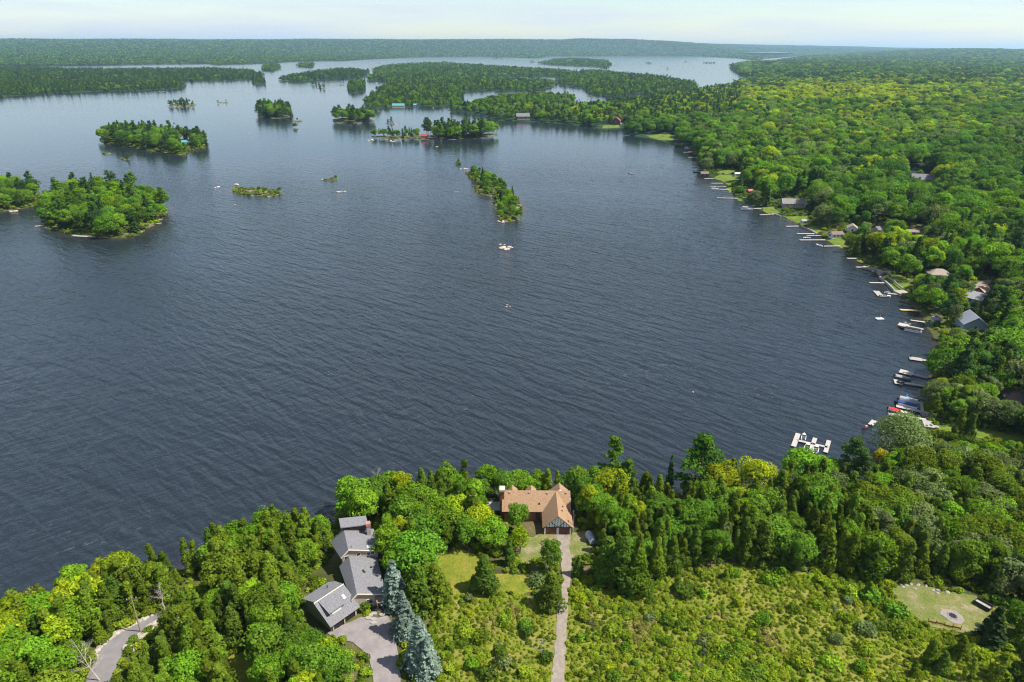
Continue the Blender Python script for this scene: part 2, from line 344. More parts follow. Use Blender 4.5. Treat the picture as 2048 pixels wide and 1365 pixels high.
def G(u, v):                             # pixel -> point on the ground
    z = 3.0
    for _ in range(6): q = P(u, v, z); z = H1(q[0], q[1])
    return np.array([q[0], q[1], z])

def ground_mat(name, dark, mid, dry, scale=0.12):
    m = bpy.data.materials.new(name); N, L = nodes_of(m); b = N['Principled BSDF']; b.inputs['Roughness'].default_value = 0.95; b.inputs['Specular IOR Level'].default_value = 0.15
    g = N.new('ShaderNodeNewGeometry'); n1 = N.new('ShaderNodeTexNoise'); n1.inputs['Scale'].default_value = scale; n1.inputs['Detail'].default_value = 8
    n2 = N.new('ShaderNodeTexNoise'); n2.inputs['Scale'].default_value = 2.2; n2.inputs['Detail'].default_value = 4
    r = N.new('ShaderNodeValToRGB'); e = r.color_ramp.elements; e[0].position = 0.35; e[0].color = (*dark, 1); e[1].position = 0.68; e[1].color = (*dry, 1); x = e.new(0.52); x.color = (*mid, 1)
    mx = N.new('ShaderNodeMixRGB'); mx.blend_type = 'MULTIPLY'; mx.inputs[0].default_value = 0.55
    L.new(g.outputs['Position'], n1.inputs['Vector']); L.new(g.outputs['Position'], n2.inputs['Vector'])
    L.new(n1.outputs['Fac'], r.inputs['Fac']); L.new(r.outputs['Color'], mx.inputs[1])
    r2 = N.new('ShaderNodeValToRGB'); r2.color_ramp.elements[0].position = .3; r2.color_ramp.elements[0].color = (.55, .55, .55, 1); r2.color_ramp.elements[1].position = .7; r2.color_ramp.elements[1].color = (1.35, 1.35, 1.3, 1)
    L.new(n2.outputs['Fac'], r2.inputs['Fac']); L.new(r2.outputs['Color'], mx.inputs[2]); L.new(mx.outputs[0], b.inputs['Base Color'])
    bp = N.new('ShaderNodeBump'); bp.inputs['Distance'].default_value = 0.12; bp.inputs['Strength'].default_value = 0.7
    L.new(n2.outputs['Fac'], bp.inputs['Height']); L.new(bp.outputs['Normal'], b.inputs['Normal'])
    MATS[name] = m; return m
M_ground = ground_mat('forest_floor', (0.045, 0.05, 0.018), (0.075, 0.085, 0.02), (0.12, 0.095, 0.05))
M_far = ground_mat('far_forest_floor', (0.012, 0.03, 0.016), (0.022, 0.048, 0.018), (0.04, 0.07, 0.02), 0.006)
M_island = ground_mat('island_floor', (0.04, 0.055, 0.018), (0.07, 0.08, 0.025), (0.24, 0.19, 0.145), 0.2)
M_lawn = ground_mat('lawn_grass', (0.10, 0.13, 0.012), (0.15, 0.165, 0.018), (0.2, 0.17, 0.035), 0.25)
M_lawn2 = ground_mat('shore_lawn', (0.075, 0.125, 0.014), (0.11, 0.16, 0.018), (0.155, 0.17, 0.03), 0.25)
M_dry = ground_mat('dry_grass', (0.11, 0.135, 0.03), (0.15, 0.155, 0.05), (0.225, 0.19, 0.12), 0.35)
M_meadow = ground_mat('meadow_soil', (0.11, 0.135, 0.016), (0.16, 0.165, 0.024), (0.2, 0.17, 0.05), 0.2)

# one polar sheet of land, cut by owner
vrows = np.concatenate([np.arange(1900, 460, -4.0), np.arange(460, 210, -1.6), np.arange(210, 97.5, -0.6)])
ang = np.arctan((vrows - 94) / FPX); rows = CAMH / np.tan(ang); rows = np.concatenate([[-1.], rows[rows < 30000], [34000, 40000, 45000]]); rows = np.maximum(rows, 8); rows = np.unique(rows)
AZ = np.linspace(-math.radians(47), math.radians(47), 430)
gx = rows[:, None] * np.sin(AZ)[None]; gy = rows[:, None] * np.cos(AZ)[None]
hz, own, sd = terrain(gx.ravel(), gy.ravel())
nr, nc = gx.shape; idx = np.arange(nr * nc).reshape(nr, nc)
quads = np.stack([idx[:-1, :-1].ravel(), idx[:-1, 1:].ravel(), idx[1:, 1:].ravel(), idx[1:, :-1].ravel()], 1)
quads = quads[:, ::-1]
qh = hz[quads].max(1); qo = own[quads[np.arange(len(quads)), hz[quads].argmax(1)]]
V3 = np.stack([gx.ravel(), gy.ravel(), hz], 1)
for i, n in enumerate(NAMES):
    q = quads[(qo == i) & (qh > -0.6)]
    if n in SMALL: continue
    if not len(q): continue
    us, inv = np.unique(q, return_inverse=True)
    nm = 'ground' if n == 'near' else 'far_shore' if n == 'far' else 'island'
    me = mesh_np(nm, V3[us], inv.reshape(q.shape), [M_ground, M_far] if n == 'near' else [M_far if n == 'far' or len(n) > 1 else M_island], midx=(V3[q[:, 0], 1] > 500).astype(int) if n == 'near' else None, smoothf=True)
    tag(link(bpy.data.objects.new(nm, me)), kind='structure')
for n in list(SMALL) + [k for k in ISL if k not in SMALL and not (qo == NAMES.index(k)).any()]:   # islets: their own fine sheet
    p = ISL[n]; c = p.mean(0); rx = np.ptp(p[:, 0]) * .62; ry = np.ptp(p[:, 1]) * .62
    a, b = np.meshgrid(np.linspace(-1, 1, 15), np.linspace(-1, 1, 15)); x = c[0] + a * rx; y = c[1] + b * ry
    h = terrain(x.ravel(), y.ravel())[0]; ii = np.arange(225).reshape(15, 15)
    q = np.stack([ii[:-1, :-1].ravel(), ii[:-1, 1:].ravel(), ii[1:, 1:].ravel(), ii[1:, :-1].ravel()], 1)
    me = mesh_np('islet', np.stack([x.ravel(), y.ravel(), h], 1), q, [M_island], smoothf=True); tag(link(bpy.data.objects.new('islet', me)), kind='structure')

# ------------------------------------------------------------------ water
def water_mat():
    m = bpy.data.materials.new('lake_water'); N, L = nodes_of(m); b = N['Principled BSDF']
    b.inputs['IOR'].default_value = 1.333; b.inputs['Roughness'].default_value = 0.12
    g = N.new('ShaderNodeNewGeometry')
    def noise(rot, sx, sy, detail, rough=0.5, dist=0.):
        mp = N.new('ShaderNodeMapping'); mp.vector_type = 'TEXTURE'; mp.inputs['Rotation'].default_value = (0, 0, -rot); mp.inputs['Scale'].default_value = (1 / sx, 1 / sy, 1)
        n = N.new('ShaderNodeTexNoise'); n.noise_dimensions = '2D'; n.inputs['Scale'].default_value = 1; n.inputs['Detail'].default_value = detail; n.inputs['Roughness'].default_value = rough; n.inputs['Distortion'].default_value = dist
        L.new(g.outputs['Position'], mp.inputs['Vector']); L.new(mp.outputs['Vector'], n.inputs['Vector']); return n.outputs['Fac']
    def math_(op, a, bb):
        n = N.new('ShaderNodeMath'); n.operation = op
        for i, q in enumerate((a, bb)):
            if isinstance(q, (int, float)): n.inputs[i].default_value = q
            else: L.new(q, n.inputs[i])
        return n.outputs[0]
    rot = -math.radians(56)              # x' runs with the wind across the crests
    big = noise(rot, 1 / 5.6, 1 / 24, 1, 0.35, 0.7)
    second = noise(rot + .2, 1 / 2.7, 1 / 9, 1, 0.4, 0.5)
    mid = noise(-2.23, 1 / 2.4, 1 / 8, 2, 0.45, 0.4)
    fine = noise(rot - 0.4, 1 / 0.6, 1 / 1.1, 3, 0.6)
    h = math_('ADD', math_('ADD', math_('ADD', math_('MULTIPLY', big, 1.1), math_('MULTIPLY', second, .95)), math_('MULTIPLY', mid, 0.42)), math_('MULTIPLY', fine, 0.2))
    patch = noise(0.15, 1 / 420, 1 / 160, 4, 0.6)      # gusts: rougher and calmer water
    mr = N.new('ShaderNodeMapRange'); mr.inputs['From Min'].default_value = .3; mr.inputs['From Max'].default_value = .7; mr.inputs['To Min'].default_value = .55; mr.inputs['To Max'].default_value = 1.1
    L.new(patch, mr.inputs['Value'])
    bp = N.new('ShaderNodeBump'); bp.inputs['Distance'].default_value = 0.8; L.new(h, bp.inputs['Height']); sp = N.new('ShaderNodeSeparateXYZ'); L.new(g.outputs['Position'], sp.inputs[0])
    lee = N.new('ShaderNodeMapRange'); lee.interpolation_type = 'SMOOTHSTEP'; lee.inputs['From Min'].default_value = 260; lee.inputs['From Max'].default_value = 900; lee.inputs['To Min'].default_value = 1.0; lee.inputs['To Max'].default_value = .09
    L.new(sp.outputs['Y'], lee.inputs['Value'])       # the islands shelter the outer lake: calmer water there
    L.new(math_('MULTIPLY', mr.outputs[0], lee.outputs[0]), bp.inputs['Strength'])
    L.new(bp.outputs['Normal'], b.inputs['Normal'])
    # foam streaks drawn out by the wind
    st = noise(math.radians(-38), 1 / 60, 1 / 1.4, 3, 0.55, 0.5); brk = noise(0.6, 1 / 3., 1 / 2., 3, 0.7); zone = noise(0.0, 1 / 90, 1 / 40, 2, 0.5)
    f = N.new('ShaderNodeValToRGB'); e = f.color_ramp.elements; e[0].position = 0.495; e[0].color = (0, 0, 0, 1); e[1].position = 0.505; e[1].color = (0, 0, 0, 1); x = e.new(0.5); x.color = (1, 1, 1, 1)
    L.new(st, f.inputs['Fac'])
    fz = N.new('ShaderNodeMapRange'); fz.inputs['From Min'].default_value = .52; fz.inputs['From Max'].default_value = .66; L.new(zone, fz.inputs['Value'])
    fb = N.new('ShaderNodeMapRange'); fb.inputs['From Min'].default_value = .5; fb.inputs['From Max'].default_value = .75; L.new(brk, fb.inputs['Value'])
    foam = math_('MULTIPLY', math_('MULTIPLY', math_('MULTIPLY', f.outputs['Color'], fz.outputs[0]), fb.outputs[0]), 0.5)
    sh = N.new('ShaderNodeAttribute'); sh.attribute_name = 'shallow'
    mxs = N.new('ShaderNodeMixRGB'); mxs.inputs[1].default_value = (0.0135, 0.0195, 0.0258, 1); mxs.inputs[2].default_value = (0.055, 0.036, 0.014, 1); L.new(sh.outputs['Fac'], mxs.inputs[0])
    mx = N.new('ShaderNodeMixRGB'); mx.inputs[2].default_value = (0.55, 0.58, 0.6, 1); L.new(mxs.outputs[0], mx.inputs[1]); L.new(foam, mx.inputs[0])
    L.new(mx.outputs[0], b.inputs['Base Color'])
    return m
M_water = water_mat()
wr = np.concatenate([[6], rows[rows > 40][::2], [45000]]); wa = AZ[::2]
wx = wr[:, None] * np.sin(wa)[None]; wy = wr[:, None] * np.cos(wa)[None]
_, _, wsd = terrain(wx.ravel(), wy.ravel())
ii = np.arange(wx.size).reshape(wx.shape); q = np.stack([ii[:-1, :-1].ravel(), ii[:-1, 1:].ravel(), ii[1:, 1:].ravel(), ii[1:, :-1].ravel()], 1)[:, ::-1]
me = mesh_np('lake', np.stack([wx.ravel(), wy.ravel(), np.zeros(wx.size)], 1), q, [M_water])
at = me.attributes.new('shallow', 'FLOAT', 'POINT'); at.data.foreach_set('value', (0.75 * (1 - smooth(0, 7, -wsd)) * (0.6 + 0.4 * wob(wx.ravel(), wy.ravel(), 12, 5.)) * (wy.ravel() < 900)).clip(0, 1).astype(np.float32))
tag(link(bpy.data.objects.new('lake', me)), kind='structure')
zl = min(np.arange(2, 110, 1.0), key=lambda z: abs(H1(*P(1525, 104.6, z)[:2]) - z)) + 3.0
fl = PX([(1458, 105.2), (1500, 102.4), (1560, 102.8), (1592, 105), (1560, 106.4), (1500, 106.2)], zl)
tag(link(bpy.data.objects.new('far_lake', mesh_np('far_lake', [(a, b, zl) for a, b in fl], [tuple(range(5, -1, -1)) if np.cross(fl[1] - fl[0], fl[2] - fl[1]) < 0 else tuple(range(6))], [M_water]))), kind='structure')

# ------------------------------------------------------------------ roads, lawns and other ground sheets
def patch(name, poly, step, off, m, edge_amp=0.0, seed=0, label=None):
    poly = np.array(poly)
    if edge_amp: poly = refine(poly, max(1.2, edge_amp * 3), edge_amp, seed)
    x0, x1, y0, y1 = poly[:, 0].min(), poly[:, 0].max(), poly[:, 1].min(), poly[:, 1].max()
    gx_, gy_ = np.meshgrid(np.arange(x0, x1, step), np.arange(y0, y1, step)); gx_, gy_ = gx_.ravel(), gy_.ravel()
    k = inside(poly, gx_, gy_) & (sdist(poly, gx_, gy_) > step * 0.4)
    pts = [Vector(p) for p in poly] + [Vector((a, b)) for a, b in zip(gx_[k], gy_[k])]
    n = len(poly); r = delaunay_2d_cdt(pts, [(i, (i + 1) % n) for i in range(n)], [], 1, 1e-4)
    xy = np.array([(v.x, v.y) for v in r[0]]); h = terrain(xy[:, 0], xy[:, 1])[0]
    me = mesh_np(name, np.column_stack([xy, np.maximum(h, 0.05) + off]), [tuple(f) for f in r[2]], [m], smoothf=True)
    me.flip_normals() if sum(p.normal.z for p in me.polygons) < 0 else None
    return tag(link(bpy.data.objects.new(name, me)), label, kind='structure')
GR = 4.5
meadow_px = [(872, 1180), (905, 1190), (960, 1195), (1010, 1185), (1060, 1195), (1105, 1215), (1150, 1165), (1200, 1180), (1260, 1185), (1320, 1165), (1400, 1140), (1470, 1125), (1560, 1140), (1620, 1150), (1700, 1165), (1790, 1165),
             (1850, 1235), (1900, 1262), (1960, 1285), (2100, 1330), (2200, 1480), (1600, 1500), (1100, 1500), (880, 1480), (885, 1330), (865, 1240)]
meadow = PX(meadow_px, GR)
patch('meadow', meadow, 3, 0.05, M_meadow, 0.5, 1)
lawn1 = PX([(868, 1105), (915, 1095), (955, 1110), (985, 1150), (1010, 1150), (1060, 1148), (1068, 1185), (1000, 1205), (940, 1200), (900, 1195), (880, 1150)], GR)
patch('lawn', lawn1, 2, 0.09, M_lawn, 0.3, 2)
yard = PX([(1050, 1075), (1085, 1066), (1150, 1066), (1185, 1060), (1192, 1085), (1172, 1110), (1150, 1118), (1110, 1115), (1075, 1118), (1050, 1135), (1035, 1110)], GR)
patch('garage_yard', yard, 2, 0.13, M_dry, 0.3, 3)
drive = PX([(1112, 1071), (1118, 1100), (1124, 1120), (1122, 1140), (1127, 1165), (1121, 1185), (1113, 1220), (1111, 1280), (1102, 1365), (1095, 1450), (1123, 1450), (1129, 1365), (1133, 1280), (1136, 1220), (1136, 1185), (1144, 1150), (1143, 1120), (1138, 1095), (1140, 1071)], GR)
patch('gravel_drive', drive, 1.5, 0.17, M_gravel, 0.12, 4)
lroad = PX([(150, 1400), (178, 1345), (192, 1318), (206, 1292), (240, 1264), (270, 1247), (300, 1230), (322, 1215), (340, 1205), (360, 1215), (345, 1226), (318, 1240), (290, 1258), (264, 1277), (248, 1303), (232, 1335), (220, 1400)], GR)
patch('paved_lane', lroad, 1.5, 0.15, M_asphalt, 0.06, 5)
llawn = PX([(452, 1318), (480, 1302), (520, 1310), (535, 1340), (530, 1400), (450, 1400)], GR)
patch('lawn', llawn, 1.5, 0.1, M_lawn, 0.3, 6)
court = PX([(655, 1268), (690, 1250), (722, 1236), (752, 1238), (775, 1232), (790, 1262), (800, 1330), (806, 1420), (752, 1420), (745, 1345), (735, 1310), (705, 1285), (670, 1278)], GR)
court_o = patch('paved_court', court, 1.5, 0.15, M_paving, 0.05, 7)
clearing = PX([(1785, 1175), (1810, 1168), (1850, 1172), (1890, 1185), (1940, 1190), (1985, 1208), (2010, 1225), (2015, 1245), (1985, 1258), (1950, 1272), (1905, 1262), (1865, 1255), (1835, 1235), (1800, 1215)], GR)
patch('clearing', clearing, 2, 0.14, M_dry, 0.4, 8)
rlawn = PX([(1985, 1212), (2030, 1216), (2110, 1230), (2110, 1262), (2040, 1256), (2005, 1246)], GR)
patch('lawn', rlawn, 2, 0.19, M_lawn, 0.3, 9)
glane = PX([(1946, 563), (1962, 552), (1978, 548), (1990, 552), (1976, 558), (1960, 567)], 7)
patch('gravel_lane', glane, 3, .15, M_gravel, .3, 12)
RL = [glane]
def shore_lawn(pts, z=1.4, s=4):
    p = PX(pts, z); RL.append(p); patch('lawn', p, s, 0.1, M_lawn2, 0.3, len(RL))
shore_lawn([(1878, 846), (1920, 842), (1980, 856), (2060, 872), (2060, 890), (1980, 878), (1920, 866), (1880, 862)], 2.0)
shore_lawn([(1426, 354), (1440, 350), (1475, 351), (1478, 362), (1462, 370), (1456, 368), (1442, 359)])
shore_lawn([(1435, 345), (1450, 341), (1470, 342), (1470, 347), (1445, 350)])
shore_lawn([(1452, 374), (1462, 373), (1464, 381), (1460, 383)])
shore_lawn([(1475, 396.5), (1492, 394), (1494, 399), (1478, 399.5)])
shore_lawn([(1525, 414), (1545, 415), (1560, 424), (1545, 427), (1528, 421)])
shore_lawn([(1565, 429), (1585, 433), (1615, 434), (1622, 445), (1605, 449), (1585, 440)])
shore_lawn([(1610, 452), (1632, 452), (1645, 462), (1634, 465), (1618, 459)])
shore_lawn([(1650, 474), (1685, 473), (1692, 492), (1683, 493), (1668, 486)])
shore_lawn([(1772, 553), (1800, 548), (1822, 556), (1818, 572), (1800, 577), (1790, 573)], 2.0)
shore_lawn([(1712, 512), (1722, 514), (1728, 524), (1716, 519)])
shore_lawn([(1290, 272), (1330, 270), (1350, 274), (1345, 282), (1320, 279)])
shore_lawn([(1205, 252), (1238, 252), (1240, 256), (1205, 256)])

# ------------------------------------------------------------------ plant shapes
def leaf_quads(C, Nn, size, jit, rng, aspect=1.0):
    n = len(C); Nn = Nn + rng.normal(0, jit, (n, 3)); Nn /= np.linalg.norm(Nn, axis=1, keepdims=True) + 1e-9
    a = np.cross(Nn, rng.normal(0, 1, (n, 3))); a /= np.linalg.norm(a, axis=1, keepdims=True) + 1e-9; b = np.cross(Nn, a)
    s = (size * rng.uniform(0.65, 1.35, n))[:, None]; a = a * s * aspect; b = b * s
    V = np.stack([C - a * 0.5 - b * 0.35, C + a * 0.5 - b * 0.5, C + a * 0.45 + b * 0.5, C - a * 0.5 + b * 0.4], 1).reshape(-1, 3)
    return V, np.arange(4 * n).reshape(n, 4)
def sphere_dirs(n, rng):
    d = rng.normal(0, 1, (n, 3)); return d / np.linalg.norm(d, axis=1, keepdims=True)
def from_blobs(cen, rad, per, size, rng, centre, jit=0.3, flat=0.8, keep_in=0.2):
    """leaf faces on the skins of many overlapping clumps"""
    C, Nn, T = [], [], []
    for c, r in zip(cen, rad):
        d = sphere_dirs(per, rng); out = c - centre; out = out / (np.linalg.norm(out) + 1e-6)
        k = (d @ (out * 0.7 + np.array([0, 0, 0.5])) > -0.15) | (rng.random(per) < keep_in); d = d[k]
        q = c + d * r * np.array([1, 1, flat]) * rng.uniform(0.75, 1.08, (len(d), 1))
        C.append(q); Nn.append(d + np.array([0, 0, 0.15])); T.append(np.full(len(d), rng.uniform(0.8, 1.2)) * rng.uniform(0.72, 1.3, len(d)))
    C = np.vstack(C); V, Fq = leaf_quads(C, np.vstack(Nn), size, jit, rng); return V, Fq, np.concatenate(T)
def broadleaf(seed, H=12., W=8., nb=50, per=110, size=0.36, base=0.22):
    rng = np.random.default_rng(seed); cz = H * (1 + base) / 2; hz_ = H * (1 - base) / 2
    d = sphere_dirs(nb, rng); d[:, 2] = np.where(d[:, 2] < -0.55, -d[:, 2], d[:, 2]); rr = rng.uniform(0.5, 0.86, nb) * (1 + 0.16 * np.sin(3 * np.arctan2(d[:, 1], d[:, 0]) + seed))
    cen = d * rr[:, None] * np.array([W / 2, W / 2, hz_]) + [0, 0, cz]; rad = rng.uniform(0.13, 0.22, nb) * W
    return from_blobs(cen, rad, per, size, rng, np.array([0, 0, cz * 0.8]))
def cedar(seed, H=10., W=4.6, nb=64, per=105, size=0.27):
    rng = np.random.default_rng(seed); h = rng.random(nb) ** 1.25 * 0.95; pr = np.minimum(1, (1 - h) * 1.18) ** 0.92 * np.clip(0.65 + h * 3, 0, 1)
    th = rng.random(nb) * 6.283; rr = W / 2 * pr * rng.uniform(0.5, 0.86, nb)
    cen = np.stack([rr * np.cos(th), rr * np.sin(th), 0.35 + h * H * 0.96], 1); rad = W * (0.11 + 0.1 * pr) * rng.uniform(.8, 1.2, nb)
    cen = np.vstack([cen, [[0, 0, H * 0.93], [0, 0, H * 0.84]]]); rad = np.append(rad, [W * .07, W * .11])
    return from_blobs(cen, rad, per, size, rng, np.array([0, 0, H * .3]), 0.32, 1.35)
def pine(seed, H=16., W=8., base=0.28):
    rng = np.random.default_rng(seed); cen, rad = [], []; nwh = 11
    for i in range(nwh):
        t = i / (nwh - 1); z = H * (base + (1 - base) * t * 0.97); L = W / 2 * (0.35 + 0.75 * math.sin(math.pi * min(1, 0.25 + t * 0.78))) * (1 - t * 0.45)
        k = rng.integers(3, 6)
        for a in rng.random(k) * 6.283:
            l = L * rng.uniform(0.55, 1.15)
            for s_ in np.linspace(0.45, 1, 3): cen.append([l * s_ * math.cos(a), l * s_ * math.sin(a), z + l * 0.12 * s_ + rng.normal(0, 0.15)]); rad.append(W * 0.085 * rng.uniform(.8, 1.3))
    cen.append([0, 0, H * 0.98]); rad.append(W * .06)
    return from_blobs(np.array(cen), np.array(rad), 46, 0.36, rng, np.array([0, 0, H * .45]), 0.35, 0.5)
def spruce(seed, H=12., W=5.6, tiers=22, nbr=15, per=11, size=0.42, droop=0.25):
    rng = np.random.default_rng(seed); C, Nn, T = [], [], []
    for i in range(tiers):
        t = (i + rng.random() * .4) / tiers; z = 0.5 + H * 0.97 * t; L = W / 2 * (1 - t) ** 0.85 * (1.0 if t > .06 else .85) + 0.12
        for a in rng.random(max(5, int(nbr * (1 - t * .6)))) * 6.283:
            l = L * rng.uniform(0.75, 1.12); tone = rng.uniform(.6, 1.35)
            for s_ in np.linspace(0.35, 1, per):
                w = rng.normal(0, 0.09 * L + .05); C.append([l * s_ * math.cos(a) - w * math.sin(a), l * s_ * math.sin(a) + w * math.cos(a), z - droop * l * s_ ** 1.5 + 0.25 * l * max(0, s_ - .7)])
                Nn.append([math.cos(a) * .55, math.sin(a) * .55, .8]); T.append(tone * rng.uniform(.75, 1.25))
    V, Fq = leaf_quads(np.array(C), np.array(Nn), size, 0.32, rng, 1.2); return V, Fq, np.array(T)
def shrub(seed, H=1.6, W=2.2, nb=14, per=60, size=0.2):
    rng = np.random.default_rng(seed); d = sphere_dirs(nb, rng); d[:, 2] = abs(d[:, 2])
    cen = d * np.array([W * .33, W * .33, H * .6]) * rng.uniform(.5, 1, (nb, 1)) + [0, 0, .2]
    return from_blobs(cen, rng.uniform(.16, .26, nb) * W, per, size, rng, np.array([0, 0, 0.]), 0.35, 0.85)
def limbs(seed, H, r0, n=7, lo=0.3, spread=0.35, sub=0, zmax=0.9):
    rng = random.Random(seed); b = B(); pts = [(0, 0, -0.3)]; x = y = 0.
    for i in range(1, 7): x += rng.uniform(-.03, .03) * H * .3; y += rng.uniform(-.03, .03) * H * .3; pts.append((x, y, H * zmax * i / 6))
    b.tube(pts, [r0 * (1 - .145 * i) for i in range(7)], 6)
    for k in range(n):
        t = rng.uniform(lo, .92); i = min(5, int(t * 6)); p = Vector(pts[i]).lerp(Vector(pts[i + 1]), t * 6 - i); a = rng.uniform(0, 6.28); L = H * spread * (1.15 - t) * rng.uniform(.7, 1.2)
        e = p + Vector((math.cos(a) * L, math.sin(a) * L, L * rng.uniform(.35, .8))); m = p.lerp(e, .5) + Vector((0, 0, -L * .06)); rr = r0 * .42 * (1.1 - t)
        b.tube([p, m, e], [rr, rr * .65, rr * .25], 4)
        for j in range(sub):
            q = p.lerp(e, rng.uniform(.3, .95)); a2 = a + rng.uniform(-1.1, 1.1); l2 = L * rng.uniform(.25, .55); f = q + Vector((math.cos(a2) * l2, math.sin(a2) * l2, l2 * rng.uniform(.2, .9)))
            b.tube([q, f], [rr * .4, rr * .12], 3, False)
    return b
SHAPES = {}                              # kind -> list of (crown mesh, trunk mesh, height, width)
def reg(kind, crown, trunk, Hh, Ww, tm=bark, ground=0):
    V, Fq, T = crown; cm = mesh_np(kind + '_crown', V, Fq, [LEAF['maple']], tone=T); tmsh = trunk.mesh(kind + '_trunk', tm) if trunk else None
    SHAPES.setdefault(kind, []).append((cm, tmsh, Hh, Ww, crown, trunk))
for s_, (h_, w_) in enumerate([(12, 8.5), (13, 8), (11, 9), (12.5, 7.2), (10, 7), (14, 6.2), (11, 10), (12, 8)]): reg('broadleaf', broadleaf(10 + s_, h_, w_, *[(50, 110), (50, 110), (50, 110), (50, 110), (50, 110), (34, 130, .36, .3), (72, 90, .36, .18), (24, 190, .36, .34)][s_]), limbs(s_, h_, .22, 9), h_, w_)
for s_, (h_, w_) in enumerate([(10, 4.0), (11, 3.6), (10, 4.5), (10, 4.8), (11, 3.4), (10, 4.2)]): reg('cedar', cedar(30 + s_, h_, w_, *((64, 105) if s_ < 4 else (34, 80))), limbs(40 + s_, h_, .16, 4), h_, w_)
for s_, (h_, w_) in enumerate([(16, 8), (17, 7), (15, 9)]): reg('pine', pine(50 + s_, h_, w_), limbs(60 + s_, h_, .24, 16, .3, .28, 0, .97), h_, w_)
for s_, (h_, w_) in enumerate([(12, 5.4), (12, 4.6)]): reg('spruce', spruce(70 + s_, h_, w_), limbs(75 + s_, h_, .18, 3, .3, .1, 0, .95), h_, w_)
for s_ in range(3): reg('blue_spruce', spruce(80 + s_, 13.5, 6.8, 25, 17, 15, 0.34, .34), limbs(85 + s_, 13.5, .2, 3, .3, .1, 0, .95), 13.5, 6.6)
reg('willow', broadleaf(95, 12, 16, 90, 130, 0.36, .1), limbs(95, 12, .4, 12, .15, .5), 12, 16)
for s_, (h_, w_) in enumerate([(1.6, 2.2), (2.0, 2.0), (1.3, 2.6)]): reg('shrub', shrub(100 + s_, h_, w_), limbs(105 + s_, h_, .035, 6, .15, .4), h_, w_)
far_rng = np.random.default_rng(5)

# ------------------------------------------------------------------ scattering the woods
EXCL = [(p, 0.6) for p in (meadow, lawn1, drive, lroad, court, clearing, rlawn)] + [(p, 0.3) for p in RL] + [(yard, .3), (llawn, .3)]
# clear lines of sight the photograph shows: pixel box and the point whose distance counts
CLEAR = []
def clear(u0, v0, u1, v1, ub, vb):
    yb = P(ub, vb, 2)[1]; CLEAR.append((u0, v0, u1, v1, yb * (1.05 if yb > 400 else 1.0)))
clear(1008, 976, 1130, 1071, 1100, 1022); clear(975, 990, 1006, 1003, 990, 1003)
clear(664, 1030, 762, 1210, 700, 1060); clear(616, 1162, 715, 1262, 640, 1190)
clear(1908, 618, 1968, 652, 1940, 655); clear(1852, 533, 1897, 548, 1875, 555); clear(1925, 578, 1968, 600, 1942, 602); clear(1657, 459, 1684, 474, 1670, 475)
clear(1555, 390, 1615, 413, 1585, 413); clear(2000, 768, 2060, 800, 2030, 805); clear(1820, 345, 1832, 352, 1825, 362); clear(1848, 346, 1864, 358, 1855, 365); clear(1693, 451, 1712, 462, 1703, 464)
clear(1215, 233, 1245, 256, 1232, 257); clear(1030, 231, 1056, 244, 1045, 244); clear(780, 203, 812, 215, 795, 216); clear(838, 260, 862, 276, 850, 278); clear(362, 272, 380, 285, 370, 290)
clear(1742, 450, 1765, 462, 1757, 466); clear(1815, 456, 1838, 466, 1826, 470); clear(1758, 538, 1822, 580, 1800, 560); clear(1885, 846, 2048, 884, 1960, 876); clear(1843, 795, 1895, 862, 1870, 830)
clear(1426, 342, 1478, 370, 1450, 352); clear(1648, 472, 1690, 494, 1670, 480); clear(1565, 428, 1622, 448, 1600, 436); clear(1205, 250, 1240, 258, 1225, 255); clear(1285, 270, 1350, 282, 1320, 274)
clear(1493, 372, 1505, 386, 1498, 386); clear(1862, 628, 1884, 652, 1870, 650); clear(1720, 516, 1760, 545, 1745, 530); clear(875, 1105, 955, 1190, 900, 1110); clear(1955, 1195, 1985, 1232, 1970, 1210); clear(1790, 1170, 1960, 1262, 1850, 1180); clear(1176, 1060, 1192, 1092, 1180, 1075)
clear(180, 1300, 232, 1365, 200, 1300); clear(212, 1270, 262, 1305, 230, 1275); clear(245, 1245, 290, 1275, 265, 1250); clear(280, 1222, 325, 1248, 300, 1230); clear(985, 1090, 1005, 1108, 995, 1100); clear(700, 1225, 800, 1400, 750, 1260); clear(1050, 1075, 1160, 1118, 1100, 1075); clear(1052, 1145, 1075, 1190, 1060, 1150); clear(366, 1132, 412, 1168, 388, 1158)
clear(770, 1112, 880, 1400, 800, 1232); clear(1946, 550, 1980, 566, 1960, 560); clear(1590, 862, 1662, 900, 1625, 905)
TREES = []                               # kind, x, y, z, scale, leafname, shape index, rot, explicit label/cat/group or None
TAKEN = []
def blocked(x, y, z, hgt, wid):
    n = len(x); bad = np.zeros(n, bool)
    b = project(np.stack([x, y, z], 1)); t = project(np.stack([x, y, z + hgt], 1)); hw = FPX * wid * 0.5 / b[:, 2]
    hw2 = hw * 0.75
    for u0, v0, u1, v1, yb in CLEAR:
        bad |= (y < yb + 1) & (np.maximum(b[:, 0], t[:, 0]) + hw2 > u0) & (np.minimum(b[:, 0], t[:, 0]) - hw2 < u1) & (b[:, 1] + hw * .3 > v0) & (t[:, 1] < v1)
    return bad
def place(kind, u, v, hgt, leaf, label=None, cat='tree', group=None, var=None, wide=1.0, world=None):
    q = G(u, v) if world is None else np.array(world); sh = SHAPES[kind]; i = (var if var is not None else len(TREES)) % len(sh); s = hgt / sh[i][2]
    TREES.append((kind, q[0], q[1], q[2], s, leaf, i, (len(TREES) * 2.4) % 6.28, (label, cat, group), wide)); TAKEN.append((q[0], q[1], sh[i][3] * s * wide * .42))
